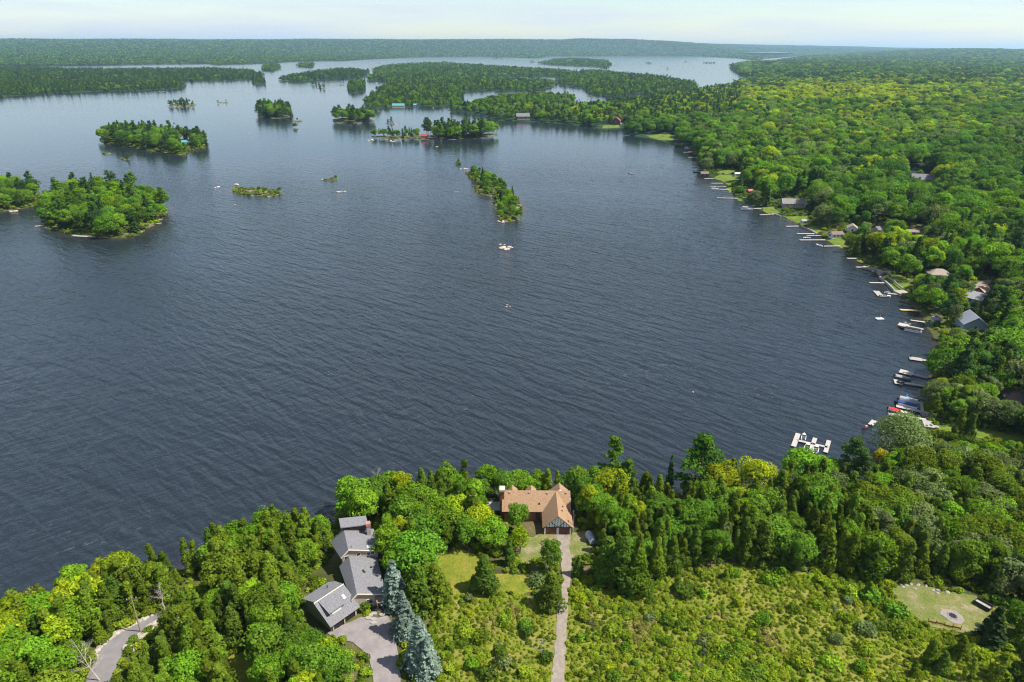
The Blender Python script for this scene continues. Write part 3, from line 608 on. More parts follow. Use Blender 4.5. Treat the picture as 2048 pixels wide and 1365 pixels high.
# trees that stand out in the photograph
for (x, y, h_, t_) in [(*P(783, 1118, 17.2)[:2], 12.6, 'nearest the grey house'), (*P(803, 1180, 16.0)[:2], 11.4, 'second from the grey house'), (*P(835, 1230, 17.8)[:2], 13.2, 'third from the grey house'), (*P(852, 1272, 14.6)[:2], 10, 'nearest the bottom of the picture')]:
    place('blue_spruce', 0, 0, h_, 'blue', f'silvery blue spruce in the row beside the paved court, {t_}', 'spruce tree', 'blue spruces beside the court', world=(x, y, H1(x, y)), wide=1.12)
place('cedar', 838, 1218, 12, 'cedar_dark', 'broad dark cedar behind the first blue spruce, left of the lawn', 'cedar tree', var=3, wide=1.35)
place('cedar', 872, 1212, 11.5, 'cedar', 'olive cedar at the left edge of the small lawn', 'cedar tree', var=2, wide=1.3)
place('cedar', 852, 1178, 10, 'cedar', 'rounded olive cedar between grey house and lawn', 'cedar tree', var=3, wide=1.2)
place('cedar', 970, 1180, 9.6, 'cedar_dark', 'lone cone shaped cedar standing in the small lawn', 'cedar tree', var=2, wide=1.45)
place('broadleaf', 1100, 1146, 9.5, 'maple_mid', 'leafy round tree hiding the left garage door, beside gravel drive', 'tree', var=3, wide=.85)
place('cedar', 1100, 1214, 9.2, 'cedar_dark', 'dark cedar leaning over the left edge of gravel drive', 'cedar tree', var=3, wide=1.3)
place('spruce', 1156, 1152, 6, 'pine_light', 'small bright spruce at the right edge of gravel drive', 'spruce tree', var=0, wide=1.15)
place('cedar', 1212, 1160, 12, 'cedar_dark', 'tall dark cedar right of the gravel drive, nearest the drive', 'cedar tree', var=0, wide=1.3)
place('cedar', 1243, 1172, 13.5, 'cedar_dark', 'tallest cedar of the clump right of the gravel drive', 'cedar tree', var=2, wide=1.3)
place('cedar', 1272, 1182, 11.5, 'cedar', 'olive cedar on the meadow side of the clump by the drive', 'cedar tree', var=3, wide=1.2)
place('broadleaf', 1034, 1068, 8.5, 'maple_mid', 'pale stemmed leafy tree in front of the brown roofed house', 'tree', var=4, wide=.9)
place('broadleaf', 1040, 1108, 7.5, 'lime', 'bright green tree left of the garage yard', 'tree', var=0, wide=.85)
place('broadleaf', 985, 1098, 8.5, 'maple', 'bushy green tree behind the lone lawn cedar', 'tree', var=2)
place('broadleaf', 935, 1096, 9, 'maple_mid', 'dark leafy tree at the far edge of the small lawn', 'tree', var=1)
place('broadleaf', 778, 1122, 11, 'maple', 'vivid green maple right of the grey house chimney', 'maple tree', var=3)
place('broadleaf', 795, 1160, 9, 'maple', 'light green maple behind the row of blue spruces', 'maple tree', var=4)
place('pine', 1222, 992, 19, 'pine_light', 'tall light green pine rising above the shore right of brown roofed house', 'pine tree', var=1, wide=.95)
place('pine', 1392, 1000, 20, 'pine_light', 'broad feathery pine standing highest on the near shore', 'pine tree', var=2, wide=1.25)
place('pine', 1250, 1000, 13, 'pine_light', 'shorter pine just right of the tall shore pine', 'pine tree', var=0)
place('spruce', 1336, 988, 13, 'spruce', 'narrow dark spruce on the shore left of the broad pine', 'spruce tree', var=1, wide=.6)
place('broadleaf', 1430, 1012, 14, 'lime', 'bright lime green tree right below the broad shore pine', 'tree', var=1)
place('broadleaf', 1508, 992, 12, 'lime', 'yellow green tree with flat top on the near shore', 'tree', var=2)
place('broadleaf', 1592, 972, 12, 'maple', 'big feathery green tree in front of the boat finger docks', 'tree', var=0, wide=1.2)
place('broadleaf', 1640, 976, 10, 'maple', 'green tree between the finger docks and dark pines', 'tree', var=4)
place('pine', 1692, 975, 16, 'pine', 'dark pine at the shore right of the finger docks', 'pine tree', var=2, wide=1.1)
place('pine', 1712, 990, 14, 'pine', 'second dark pine in front of the willow inlet', 'pine tree', var=0, wide=1.1)
place('willow', 1792, 915, 12.5, 'sage', 'huge grey green willow at the near corner of the bay', 'willow tree', var=0)
place('broadleaf', 1752, 945, 8, 'yellow', 'small yellow leaved tree in front of the willow', 'tree', var=4, wide=.7)
place('spruce', 1978, 1285, 9.5, 'spruce', 'dark spruce beside the fire pit clearing', 'spruce tree', var=0, wide=1.35)
place('broadleaf', 1735, 500, 11, 'maroon', 'dark maroon leaved tree on the right shore', 'tree', var=1)
place('broadleaf', 1700, 504, 11, 'maple_mid', 'round green tree left of the maroon tree', 'tree', var=0, wide=1.1)
place('broadleaf', 1812, 560, 14, 'maple_mid', 'tall spreading tree on the lawn behind the seawall', 'tree', var=2)
place('broadleaf', 1866, 628, 13, 'maple', 'dense bright green tree behind the yellow dock', 'tree', var=1)
place('broadleaf', 1908, 622, 12, 'lime', 'yellow green tree left of the grey gabled cottage', 'tree', var=3)
place('broadleaf', 1905, 715, 12, 'sage', 'silvery grey green tree on the shore below the gabled cottage', 'tree', var=1)
place('spruce', 1952, 772, 17, 'spruce', 'tall narrow dark spruce above the two long docks', 'spruce tree', var=1, wide=.85)
place('broadleaf', 1875, 800, 8.5, 'lime', 'round yellow green tree at the end of the two long docks', 'tree', var=0)
place('broadleaf', 1962, 812, 9, 'maple', 'light green tree standing above the tall dark hedge', 'tree', var=2, wide=1.2)
place('broadleaf', 1992, 640, 12, 'sage', 'pale grey green tree right of the grey gabled cottage', 'tree', var=2)
place('broadleaf', 2030, 660, 11, 'sage', 'pale blossoming tree at the right edge beyond the cottage', 'tree', var=0)
place('broadleaf', 1412, 346, 15, 'sage', 'big rounded grey green tree at the shore beside the far lawn', 'tree', var=0, wide=1.2)
place('spruce', 1478, 386, 16, 'spruce', 'dark spruce at the near edge of the far shore lawn', 'spruce tree', var=0, wide=1.2)
place('broadleaf', 1508, 412, 13, 'sage', 'grey green tree above the moored pontoon boat on the far shore', 'tree', var=3)
place('pine', 193, 400, 21, 'pine', 'bare stemmed pine standing highest on the near left island', 'pine tree', var=1, wide=.6)
place('pine', 262, 400, 20, 'pine', 'broad crowned pine at the right of the near left island', 'pine tree', var=0, wide=1.0)
place('pine', 152, 412, 17, 'pine', 'leaning pine at the left of the near left island', 'pine tree', var=2, wide=.8)
place('pine', 42, 402, 16, 'pine', 'tall pine on the island cut by the left edge', 'pine tree', var=0, wide=.8)
place('broadleaf', 1001, 372, 7.5, 'maple_mid', 'flat topped tree on a bare stem, middle island', 'tree', var=4, wide=.9)
place('broadleaf', 672, 359, 4, 'maple_mid', 'single leaning tree on a tiny islet in open water', 'tree', var=4, wide=.9)
place('broadleaf', 590, 259, 10, 'maple_deep', 'single round tree covering a tiny islet', 'tree', var=1, wide=1.05)

_rh = random.Random(5); _c = {}
for k_, x_ in enumerate(np.arange(-9, 24, 2.7)):
    y_ = _rh.uniform(152.8, 155.6); kd_ = _rh.choice(('broadleaf', 'broadleaf', 'cedar')); lf_ = _rh.choice(('maple', 'maple_mid')) if kd_ == 'broadleaf' else 'cedar'
    place(kd_, 0, 0, _rh.uniform(8.5, 11.5), lf_, 'tree in the row between the brown roof and the lake, ' + ('leftmost' if k_ == 0 else ['second', 'third', 'fourth', 'fifth', 'sixth', 'seventh', 'eighth', 'ninth', 'tenth', 'eleventh', 'twelfth', 'thirteenth'][k_ - 1] + ' from left'), 'tree', 'trees between the brown roof and the lake', var=_rh.randrange(8), world=(x_, y_, H1(x_, y_)), wide=.85)
for (u_, v_, h_, lf_, lb_) in ((1856, 1328, 6.5, 'cedar', 'olive cedar in the meadow just below the orange fence'), (1880, 1345, 5.5, 'cedar_dark', 'dark cedar below the fire pit clearing, left of two'), (1917, 1314, 5.5, 'cedar', 'small pointed cedar between fire pit and dark spruce'), (1935, 1362, 6, 'cedar', 'olive cedar at the bottom edge left of the dark spruce'), (1992, 1362, 7.5, 'cedar', 'tall olive cedar below the dark clearing spruce'), (2034, 1358, 8, 'cedar_dark', 'dark cedar in the lower right corner'), (1825, 1352, 4, 'cedar', 'short cedar at the bottom edge of the right meadow'), (1735, 1195, 4.5, 'maple_mid', 'young green cedar at the left tip of the clearing'), (1450, 1160, 3.2, 'cedar', 'small cedar at the top of the middle meadow'), (1005, 1330, 4, 'cedar_dark', 'short dark cedar in the scrub left of the drive')):
    place('cedar', u_, v_, h_, lf_, lb_, 'cedar tree', wide=1.25)
for (u_, v_, h_, kd_, lb_) in ((249, 318, 6, 'pine', 'small pine on the tiny islet between the two left islands'), (213, 307.5, 4, 'spruce', 'tiny spruce on the leftmost of two tiny islets'), (917, 328, 6, 'spruce', 'small spruce on the rock at the far tip of the middle island'), (783, 247.5, 11, 'pine', 'taller pine on the reef right of the small wooded islet'), (776, 248.5, 8, 'spruce', 'shorter spruce on the reef right of the small wooded islet'), (595, 243, 5, 'pine', 'low pine on the dark islet right of the round wooded island'), (362, 209, 13, 'spruce', 'tall spruce in the middle of the low rocky islet')):
    place(kd_, u_, v_, h_, kd_, lb_, kd_ + ' tree')
def scatter(cell, y0, y1, rngseed, xlim=1.05):
    rng = np.random.default_rng(rngseed); out = []
    xs = []
    yy = np.arange(y0, y1, cell)
    for y in yy:
        w = (y * 0.80 + 40) * xlim; n = int(2 * w / cell)
        x = -w + (np.arange(n) + rng.uniform(0.05, .95, n)) * cell; xs.append(np.stack([x, y + rng.uniform(0.05, .95, n) * cell], 1))
    p = np.vstack(xs); return p, rng
def zone_kinds(x, y, own, rng):
    """kind, leaf, height by place"""
    n = len(x); kind = np.empty(n, object); leaf = np.empty(n, object); hg = np.zeros(n)
    uv = project(np.stack([x, y, np.full(n, 5.)], 1)); u, v = uv[:, 0], uv[:, 1]
    r = rng.random(n); r2 = rng.random(n); nz1 = wob(x, y, 55, 3.) * .5 + .5; nz2 = wob(x, y, 140, 7.) * .5 + .5; nz3 = wob(x, y, 420, 1.5) * .5 + .5
    for i in range(n):
        o = NAMES[own[i]]; d = y[i]
        if o == 'near' and d < 175 and x[i] < -46:
            f = 0.28 + 0.3 * (x[i] < -92) + .25 * (nz1[i] > .7)
            if r[i] < f: kind[i] = 'broadleaf'; leaf[i] = ('lime', 'maple', 'lime')[int(r2[i] * 3)] if x[i] < -80 else ('maple', 'cedar')[int(r2[i] * 2)]; hg[i] = 8 + 3 * r2[i]
            else: kind[i] = 'cedar'; leaf[i] = 'cedar' if r2[i] < .8 else 'cedar_dark'; hg[i] = 8 + 4 * rng.random()
        elif o == 'near' and d < 185 and x[i] < 28:
            if r[i] < .42: kind[i] = 'broadleaf'; leaf[i] = ('maple', 'maple_mid', 'maple_mid', 'maple', 'lime')[int(r2[i] * 5)]; hg[i] = 7 + 5 * rng.random()
            else: kind[i] = 'cedar'; leaf[i] = ('cedar', 'cedar_dark', 'cedar')[int(r2[i] * 3)]; hg[i] = 8 + 3.5 * rng.random()
        elif o == 'near' and d < 185 and x[i] < 85:
            if r[i] < .2: kind[i] = 'broadleaf'; leaf[i] = ('maple', 'maple_mid', 'maple_mid', 'maple_mid', 'lime')[int(r2[i] * 5)]; hg[i] = 7 + 4 * rng.random()
            else: kind[i] = 'cedar'; leaf[i] = ('cedar', 'cedar_dark')[int(r2[i] * 2)]; hg[i] = 7.5 + 5 * rng.random()
        elif o == 'near' and d < 215 and x[i] < 165 + (d < 160) * 60:
            if r[i] < .55: kind[i] = 'broadleaf'; leaf[i] = ('sage', 'maple_mid', 'maple', 'sage', 'cedar')[int(r2[i] * 5)]; hg[i] = 7 + 4 * r2[i]
            else: kind[i] = 'cedar'; leaf[i] = ('cedar', 'cedar_dark')[int(r2[i] * 2)]; hg[i] = 7 + 4 * rng.random()
        elif o == 'near':
            con = .16 if d < 1150 else .30
            if u[i] > 1500 and v[i] < 190: con = .45 + .4 * (nz2[i] > .45)
            if d < 420: con = .38
            yel = 1.25 * math.exp(-((u[i] - 1690) / 290) ** 2 - ((v[i] - 208) / 30) ** 2) + .35 * (nz1[i] > .72) * (d < 700)
            if r[i] < con:
                kind[i] = ('cedar', 'pine', 'spruce')[int(r2[i] * 3)] if d < 420 else ('pine', 'spruce', 'pine')[int(r2[i] * 3)]
                leaf[i] = {'cedar': 'cedar_dark', 'pine': 'pine', 'spruce': 'spruce'}[kind[i]]; hg[i] = 13 + 6 * rng.random()
            else:
                kind[i] = 'broadleaf'; hg[i] = (13.5 if d > 420 else 11) + 5.5 * rng.random()
                hg[i] *= (.8 + .4 * rng.random()) * (.72 if d > 1100 and u[i] < 1480 else 1); sv = nz2[i] + .35 * (nz3[i] - .5) + .25 * (rng.random() - .5)
                leaf[i] = 'lime' if rng.random() < yel * .8 else (('maple', 'maple', 'maple_mid', 'lime', 'maple_mid', 'sage') if sv > .62 else ('maple', 'maple_mid', 'maple_mid', 'maple_deep', 'sage', 'maple_mid') if sv > .38 else ('maple_deep', 'maple_mid', 'maple_deep', 'maple_deep', 'pine_light', 'maple_mid'))[int(r2[i] * 6)]
        else:
            con = .16 if o in ('A', 'B') else .3 if o == 'C' else .78 if o in ('L1', 'E', 'T', 'U', 'V', 'W', 'I2', 'I1', 'T2', 'N', 'R', 'O', 'O2') else .45 if o in ('A', 'B', 'C', 'D', 'M1', 'M3', 'M4', 'F', 'G') else .4
            if o == 'M2': con = .2
            if o == 'H': con = .15
            if r[i] < con: kind[i] = ('pine', 'pine', 'spruce')[int(r2[i] * 3)]; leaf[i] = ('pine', 'pine_light', 'pine')[int(rng.random() * 3)] if kind[i] == 'pine' else 'spruce'; hg[i] = 12 + 5 * rng.random()
            else: kind[i] = 'broadleaf'; leaf[i] = ('maple_mid', 'maple_deep', 'maple_mid', 'maple')[int(r2[i] * 4)]; hg[i] = 9 + 4 * rng.random()
            if o in FARI: hg[i] *= .6 + .55 * rng.random() ** 1.5
            if o in ('C', 'D', 'F'): hg[i] *= 1.35
            if o in ('A', 'B'): hg[i] *= 1.15
            if o == 'H': hg[i] *= .62
            if o == 'I' or o in SMALL: hg[i] *= .45
            if o == 'G': hg[i] *= 1.45 if u[i] > 850 else .8
            if o in ('T', 'T2', 'U', 'V', 'W', 'X', 'Y2', 'Z', 'Y', 'AB', 'AA', 'Z2', 'AE'): hg[i] *= 1.6
            if o == 'E': hg[i] *= .75
    return kind, leaf, hg
KEEP = {'I': .35, 'E': .45, 'G': .8, 'J': 0, 'K': 0, 'S': .4, 'N': .5, 'O': .7, 'O2': .5, 'R': .5}
SKIP_I = lambda x, y: None
def band(cell, y0, y1, seed, wide=1.0):
    p, rng = scatter(cell, y0, y1, seed); x, y = p[:, 0], p[:, 1]
    h, ow, s = terrain(x, y); k = (s > np.where(ow == 0, 1.6, .5)) & (h > 0.15)
    for poly, mg in EXCL:
        b = poly.min(0) - 5, poly.max(0) + 5; m = k & (x > b[0][0]) & (x < b[1][0]) & (y > b[0][1]) & (y < b[1][1])
        if m.any():
            kk = np.where(m)[0]; k[kk[sdist(poly, x[kk], y[kk]) > -mg]] = False
    x, y, h, ow, s = x[k], y[k], h[k], ow[k], s[k]
    keep = np.array([rng.random() < KEEP.get(NAMES[o], 1.) for o in ow], bool) if y0 < 2300 else np.ones(len(x), bool)
    # the low islet with grass on its left keeps trees on its right end only
    iI = NAMES.index('I'); keep &= ~((ow == iI) & (x < P(505, 385)[0]))
    x, y, h, ow, s = x[keep], y[keep], h[keep], ow[keep], s[keep]
    kind, leaf, hg = zone_kinds(x, y, ow, rng)
    sh_i = rng.integers(0, 60, len(x)); sc_ = np.array([hg[i] / SHAPES[kind[i]][sh_i[i] % len(SHAPES[kind[i]])][2] for i in range(len(x))])
    wd = np.array([SHAPES[kind[i]][sh_i[i] % len(SHAPES[kind[i]])][3] for i in range(len(x))]) * sc_ * wide
    bad = blocked(x, y, h, hg, wd) if y0 < 2300 else np.zeros(len(x), bool)
    if bad.any() and y0 < 1000:
        k2 = np.where(bad)[0]
        for f_ in (.72, .5):
            ok = ~blocked(x[k2], y[k2], h[k2], hg[k2] * f_, wd[k2] * f_); sc_[k2[ok]] *= f_; bad[k2[ok]] = False; k2 = k2[~ok]
            if not len(k2): break
    if y0 < 700:
        for tx, ty, tr in TAKEN: bad |= np.hypot(x - tx, y - ty) < tr + 1.0
    rot = rng.random(len(x)) * 6.283
    for i in np.where(~bad)[0]:
        TREES.append((kind[i], x[i], y[i], h[i], sc_[i], leaf[i], int(sh_i[i] % len(SHAPES[kind[i]])), rot[i], None, wide * (0.9 + .25 * rng.random()), NAMES[ow[i]]))
HOUSE_FOOT = [np.array([(-4, 138), (17, 132), (17, 152), (-4, 152)]), np.array([(-44, 121), (-28, 108), (-26, 122), (-33, 135), (-43, 134)]), np.array([(-45, 110), (-37, 101), (-30, 108), (-38, 118)])]
EXCL += [(p, 1.2) for p in HOUSE_FOOT]
band(3.25, 84, 236, 21)
band(6.0, 236, 420, 22)
band(8.0, 420, 1000, 26)
band(9.5, 1000, 2300, 23, 1.1)
band(13., 2300, 4600, 24, 1.3)
band(27., 4600, 8200, 25, 2.3)
band(52., 8200, 15500, 27, 4.0)

# ------------------------------------------------------------------ individuals and the woods that read as one mass
WHERE = {'A': 'on the near left island', 'B': 'on the island cut by the left edge', 'C': 'on the long wooded island at left', 'D': 'on the round wooded island left of centre', 'E': 'on the low rocky islet at upper left',
         'F': 'on the small wooded islet above centre', 'G': 'on the thin red cabin island', 'H': 'on the middle island of the bay', 'I': 'on the low grassy islet left of centre'}
KNAME = {'broadleaf': ('broadleaf_tree', 'tree'), 'cedar': ('cedar_tree', 'cedar tree'), 'pine': ('pine_tree', 'pine tree'), 'spruce': ('spruce_tree', 'spruce tree'), 'blue_spruce': ('blue_spruce', 'spruce tree'), 'willow': ('willow_tree', 'willow tree')}
LOOK = {'cedar': 'olive green', 'cedar_dark': 'dark olive', 'maple': 'bright green', 'maple_mid': 'mid green', 'maple_deep': 'deep green', 'lime': 'yellow green', 'sage': 'grey green', 'pine': 'dark', 'pine_light': 'light green', 'spruce': 'dark'}
def region(t, own_name):
    x, y = t[1], t[2]
    if own_name in WHERE: return WHERE[own_name]
    if own_name != 'near': return 'on a tiny islet in the lake' if own_name in SMALL else 'on islands across the lake'
    if y < 185 and x < -46: return 'in the wood left of the grey house'
    if y < 185 and x < 28: return 'between the two near houses and the shore'
    if y < 185 and x < 85: return 'in the shore wood right of the gravel drive'
    if y < 225: return 'in the wood behind the fire pit clearing'
    if y < 420: return 'around the cottages on the right shore'
    return 'in the big forest on the right'
GENUS = {'broadleaf': 'broad crowned tree', 'cedar': 'pointed cedar', 'pine': 'ragged topped pine', 'spruce': 'cone shaped spruce'}
arr = np.array([(t[1], t[2], t[3]) for t in TREES]); hts = np.array([SHAPES[t[0]][t[6]][2] * t[4] for t in TREES])
pb, pt = project(arr), project(arr + np.array([0, 0, 1]) * hts[:, None])
size_px = np.abs(pb[:, 1] - pt[:, 1]) + FPX * 3 / pb[:, 2]
inframe = (pt[:, 0] > -15) & (pt[:, 0] < 2063) & (pt[:, 1] < 1368) & (pb[:, 1] > 0)
explicit = np.array([t[8] is not None for t in TREES])
single = explicit.copy()
for kd in ('broadleaf', 'cedar', 'pine', 'spruce'):
    k = np.where(np.array([t[0] == kd for t in TREES]) & inframe & ~explicit)[0]
    n = 300 - int(sum(explicit[i] and TREES[i][0] == kd for i in range(len(TREES))))
    k = k[np.argsort(-size_px[k])][:n]; single[k[size_px[k] > 12]] = True
NUM = ['', 'second', 'third', 'fourth', 'fifth', 'sixth', 'seventh', 'eighth', 'ninth', 'tenth', 'eleventh', 'twelfth', 'thirteenth', 'fourteenth', 'fifteenth', 'sixteenth', 'seventeenth', 'eighteenth', 'nineteenth', 'twentieth']
def ORD(k, a='leftmost', b='from left'):
    if k == 0: return a
    if k < 20: return NUM[k] + ' ' + b
    t = {2: 'twenty', 3: 'thirty', 4: 'forty', 5: 'fifty', 6: 'sixty', 7: 'seventy'}[(k + 1) // 10]
    return (t + '-' + (['', 'first'] + NUM[1:9])[(k + 1) % 10] if (k + 1) % 10 else {3: 'thirtieth', 4: 'fortieth', 5: 'fiftieth', 6: 'sixtieth', 7: 'seventieth'}[(k + 1) // 10]) + ' ' + b
LM = [(50, 1230, 'at the left edge above the paved lane'), (70, 1330, 'in the lower left corner'), (190, 1170, 'at the water left of the utility pole'), (300, 1160, 'behind the utility pole'), (395, 1110, 'beside the lake patio'), (310, 1320, 'right of the paved lane'),
      (470, 1060, 'at the water beyond the lake patio'), (550, 1150, 'left of the angled garage'), (600, 1040, 'left of the grey house by the water'), (450, 1230, 'between lane and angled garage'), (420, 1340, 'beside the small lower lawn'), (560, 1300, 'below the angled garage'), (680, 1350, 'left of the court entrance'),
      (730, 975, 'behind the grey house roof'), (820, 1010, 'between the grey and brown roofs'), (880, 1070, 'above the small lawn'), (930, 950, 'at the water left of the brown roof'), (1050, 945, 'behind the brown roof'), (1180, 1000, 'right of the brown roof'), (1280, 1000, 'left of the narrow shore spruce'), (1330, 1080, 'above the left meadow'), (1450, 1050, 'above the grey stem tangle'), (1470, 970, 'below the broad shore pine'),
      (1560, 1050, 'above the middle meadow'), (1600, 970, 'in front of the finger docks'), (1700, 1080, 'above the right meadow'), (1780, 990, 'in front of the willow'), (1860, 930, 'right of the willow'), (1850, 1090, 'behind the clearing'), (1950, 990, 'in the grey green wood at right'), (2010, 1110, 'behind the utility trailer'), (2030, 930, 'below the strip lawn'), (1850, 1320, 'below the clearing'), (2020, 1320, 'beside the clearing spruce'), (1640, 1260, 'out in the meadow'),
      (1440, 320, 'above the far shore lawn'), (1560, 380, 'behind the long lodge'), (1630, 420, 'above the white boathouse'), (1720, 430, 'behind the small white cottage'), (1800, 490, 'behind the maroon tree'), (1870, 510, 'behind the tan hip roof'), (1950, 540, 'beyond the small reddish cottage'), (2000, 680, 'right of the gabled cottage'), (1940, 720, 'above the long docks'), (2010, 830, 'around the brown bungalow'), (1860, 590, 'behind the yellow dock'), (1300, 250, 'right of the red roofed lodge'), (1100, 232, 'beside the charcoal roofed house'), (1850, 420, 'in the forest above the cottages'), (1980, 450, 'in the forest at the right edge')]
LMP = np.array([(a, b) for a, b, _ in LM])
TLAB = {}
for i in np.where(single & ~explicit)[0]:
    t = TREES[i]; m = (pb[i, :2] + pt[i, :2]) / 2; on = t[10]
    w = WHERE[on] if on in WHERE else region(t, on) if on != 'near' else LM[int(np.argmin(((LMP - m) ** 2).sum(1)))][2]
    TLAB.setdefault((f'{LOOK[t[5]]} {GENUS[t[0]]}', w), []).append((m[0], i))
TL = {}
for (a, w), l in TLAB.items():
    l.sort()
    for k, (_, i) in enumerate(l): TL[i] = (f'{a} {w}' if len(l) == 1 else f'{a} {w}, {ORD(k)}', f'{a}s {w}')
def plant(t, i):
    kd, x, y, z, s, lf, vi, rot, ex, wide = t[:10]
    cm, tm, _, _ = SHAPES[kd][vi][:4]; nm, cat = KNAME[kd]
    if ex: lab, cat, grp = ex
    else:
        lab, grp = TL[i]
    o = thing(nm, (x, y, z - 0.05), rot, lab, cat, grp); o.scale = (s * wide, s * wide, s)
    c = bpy.data.objects.new('crown', cm); link(c, o); c.material_slots[0].link = 'OBJECT'; c.material_slots[0].material = LEAF[lf]
    link(bpy.data.objects.new('trunk', tm), o)
    return o
for i in np.where(single)[0]: plant(TREES[i], i)
# pattern trees for the mass of woods, kept out of the scene itself
PAT = bpy.data.collections.new('tree_patterns'); PIDX = {}
need = sorted({(TREES[i][0], TREES[i][6], TREES[i][5]) for i in np.where(~single)[0]})
for j, (kd, vi, lf) in enumerate(need):
    (V, Fq, T), tk = SHAPES[kd][vi][4], SHAPES[kd][vi][5]
    step = 1
    me = mesh_np('tree_pattern', V, Fq, [LEAF[lf]], tone=T)
    o = bpy.data.objects.new('tree_pattern_%03d' % j, me); PAT.objects.link(o); PIDX[(kd, vi, lf)] = j
def scatter_nodes(name, coll):
    ng = bpy.data.node_groups.new(name, 'GeometryNodeTree')
    ng.interface.new_socket('Geometry', in_out='INPUT', socket_type='NodeSocketGeometry'); ng.interface.new_socket('Geometry', in_out='OUTPUT', socket_type='NodeSocketGeometry')
    N, L = ng.nodes, ng.links; gi = N.new('NodeGroupInput'); go = N.new('NodeGroupOutput'); ip = N.new('GeometryNodeInstanceOnPoints')
    ci = N.new('GeometryNodeCollectionInfo'); ci.inputs['Collection'].default_value = coll; ci.inputs['Separate Children'].default_value = True; ci.inputs['Reset Children'].default_value = True
    def at(nm, ty):
        a = N.new('GeometryNodeInputNamedAttribute'); a.data_type = ty; a.inputs['Name'].default_value = nm; return a.outputs['Attribute']
    L.new(gi.outputs[0], ip.inputs['Points']); L.new(ci.outputs[0], ip.inputs['Instance']); ip.inputs['Pick Instance'].default_value = True
    L.new(at('pattern', 'INT'), ip.inputs['Instance Index']); L.new(at('turn', 'FLOAT_VECTOR'), ip.inputs['Rotation']); L.new(at('size', 'FLOAT_VECTOR'), ip.inputs['Scale'])
    L.new(ip.outputs[0], go.inputs[0]); return ng
def mass(name, ng, pts, pat, turn, size, label, cat):
    me = bpy.data.meshes.new(name); me.vertices.add(len(pts)); me.vertices.foreach_set('co', np.asarray(pts, np.float32).ravel())
    a = me.attributes.new('pattern', 'INT', 'POINT'); a.data.foreach_set('value', np.asarray(pat, np.int32))
    tv = np.zeros((len(pts), 3), np.float32); tv[:, 2] = turn
    a = me.attributes.new('turn', 'FLOAT_VECTOR', 'POINT'); a.data.foreach_set('vector', tv.ravel())
    a = me.attributes.new('size', 'FLOAT_VECTOR', 'POINT'); a.data.foreach_set('vector', np.asarray(size, np.float32).ravel())
    me.update(); o = bpy.data.objects.new(name, me); link(o); m = o.modifiers.new('scatter', 'NODES'); m.node_group = ng
    return tag(o, label, cat, kind='stuff')
NG = scatter_nodes('wood_scatter', PAT)
def mass_of(sel, name, label):
    ids = np.where(sel)[0]
    if not len(ids): return
    mass(name, NG, arr[ids] - np.array([0, 0, .1]), [PIDX[(TREES[i][0], TREES[i][6], TREES[i][5])] for i in ids], [TREES[i][7] for i in ids],
         [(TREES[i][4] * TREES[i][9], TREES[i][4] * TREES[i][9], TREES[i][4] * (1 + .12 * (TREES[i][9] - 1))) for i in ids], label, 'woods')
rest = ~single
onnear = np.array([len(t) > 10 and t[10] == 'near' for t in TREES]); onfar = np.array([len(t) > 10 and t[10] == 'far' for t in TREES])
mass_of(rest & onnear & (arr[:, 1] < 240), 'near_woods', 'mixed cedar and leafy wood along the near shore')
mass_of(rest & onnear & (arr[:, 1] >= 240), 'forest', 'unbroken green forest covering the land on the right')
mass_of(rest & onfar, 'far_forest', 'hazy forest on the far side of the lake')
mass_of(rest & ~onnear & ~onfar, 'island_woods', 'dense woods covering the far islands')
print('TREES', len(TREES), 'single', single.sum())

# ------------------------------------------------------------------ buildings
def part(b, name, m, parent):            # geometry given in world coordinates under an unrotated thing
    o = b.build(name, m, parent)
    if parent.parent is None: o.location = -Vector(parent.location)
    return o
def lp(b, name, m, parent): return b.build(name, m, parent)      # geometry given in the parent's own axes
def window(parent, x0, x1, z0, z1, y, ax='y', out=-1, fm=M_white, t=0.09):
    """a pane with its frame standing proud of the wall plane at y (or x)"""
    o1, o2 = (y + out * 0.03, y + out * 0.06)
    g = B(); f = B()
    def bx(b, a0, a1, c0, c1, d0, d1):
        d0, d1 = min(d0, d1), max(d0, d1)
        b.box(a0, a1, d0, d1, c0, c1) if ax == 'y' else b.box(d0, d1, a0, a1, c0, c1)
    bx(g, x0, x1, z0, z1, y - out * .05, o1); w = lp(g, 'window', M_glass, parent)
    bx(f, x0 - t, x1 + t, z1, z1 + t, y - out * .05, o2); bx(f, x0 - t, x1 + t, z0 - t, z0, y - out * .05, o2)
    bx(f, x0 - t, x0, z0, z1, y - out * .05, o2); bx(f, x1, x1 + t, z0, z1, y - out * .05, o2)
    if x1 - x0 > 1.3: bx(f, (x0 + x1) / 2 - .03, (x0 + x1) / 2 + .03, z0, z1, y - out * .05, o2)
    lp(f, 'window_frame', fm, w); return w

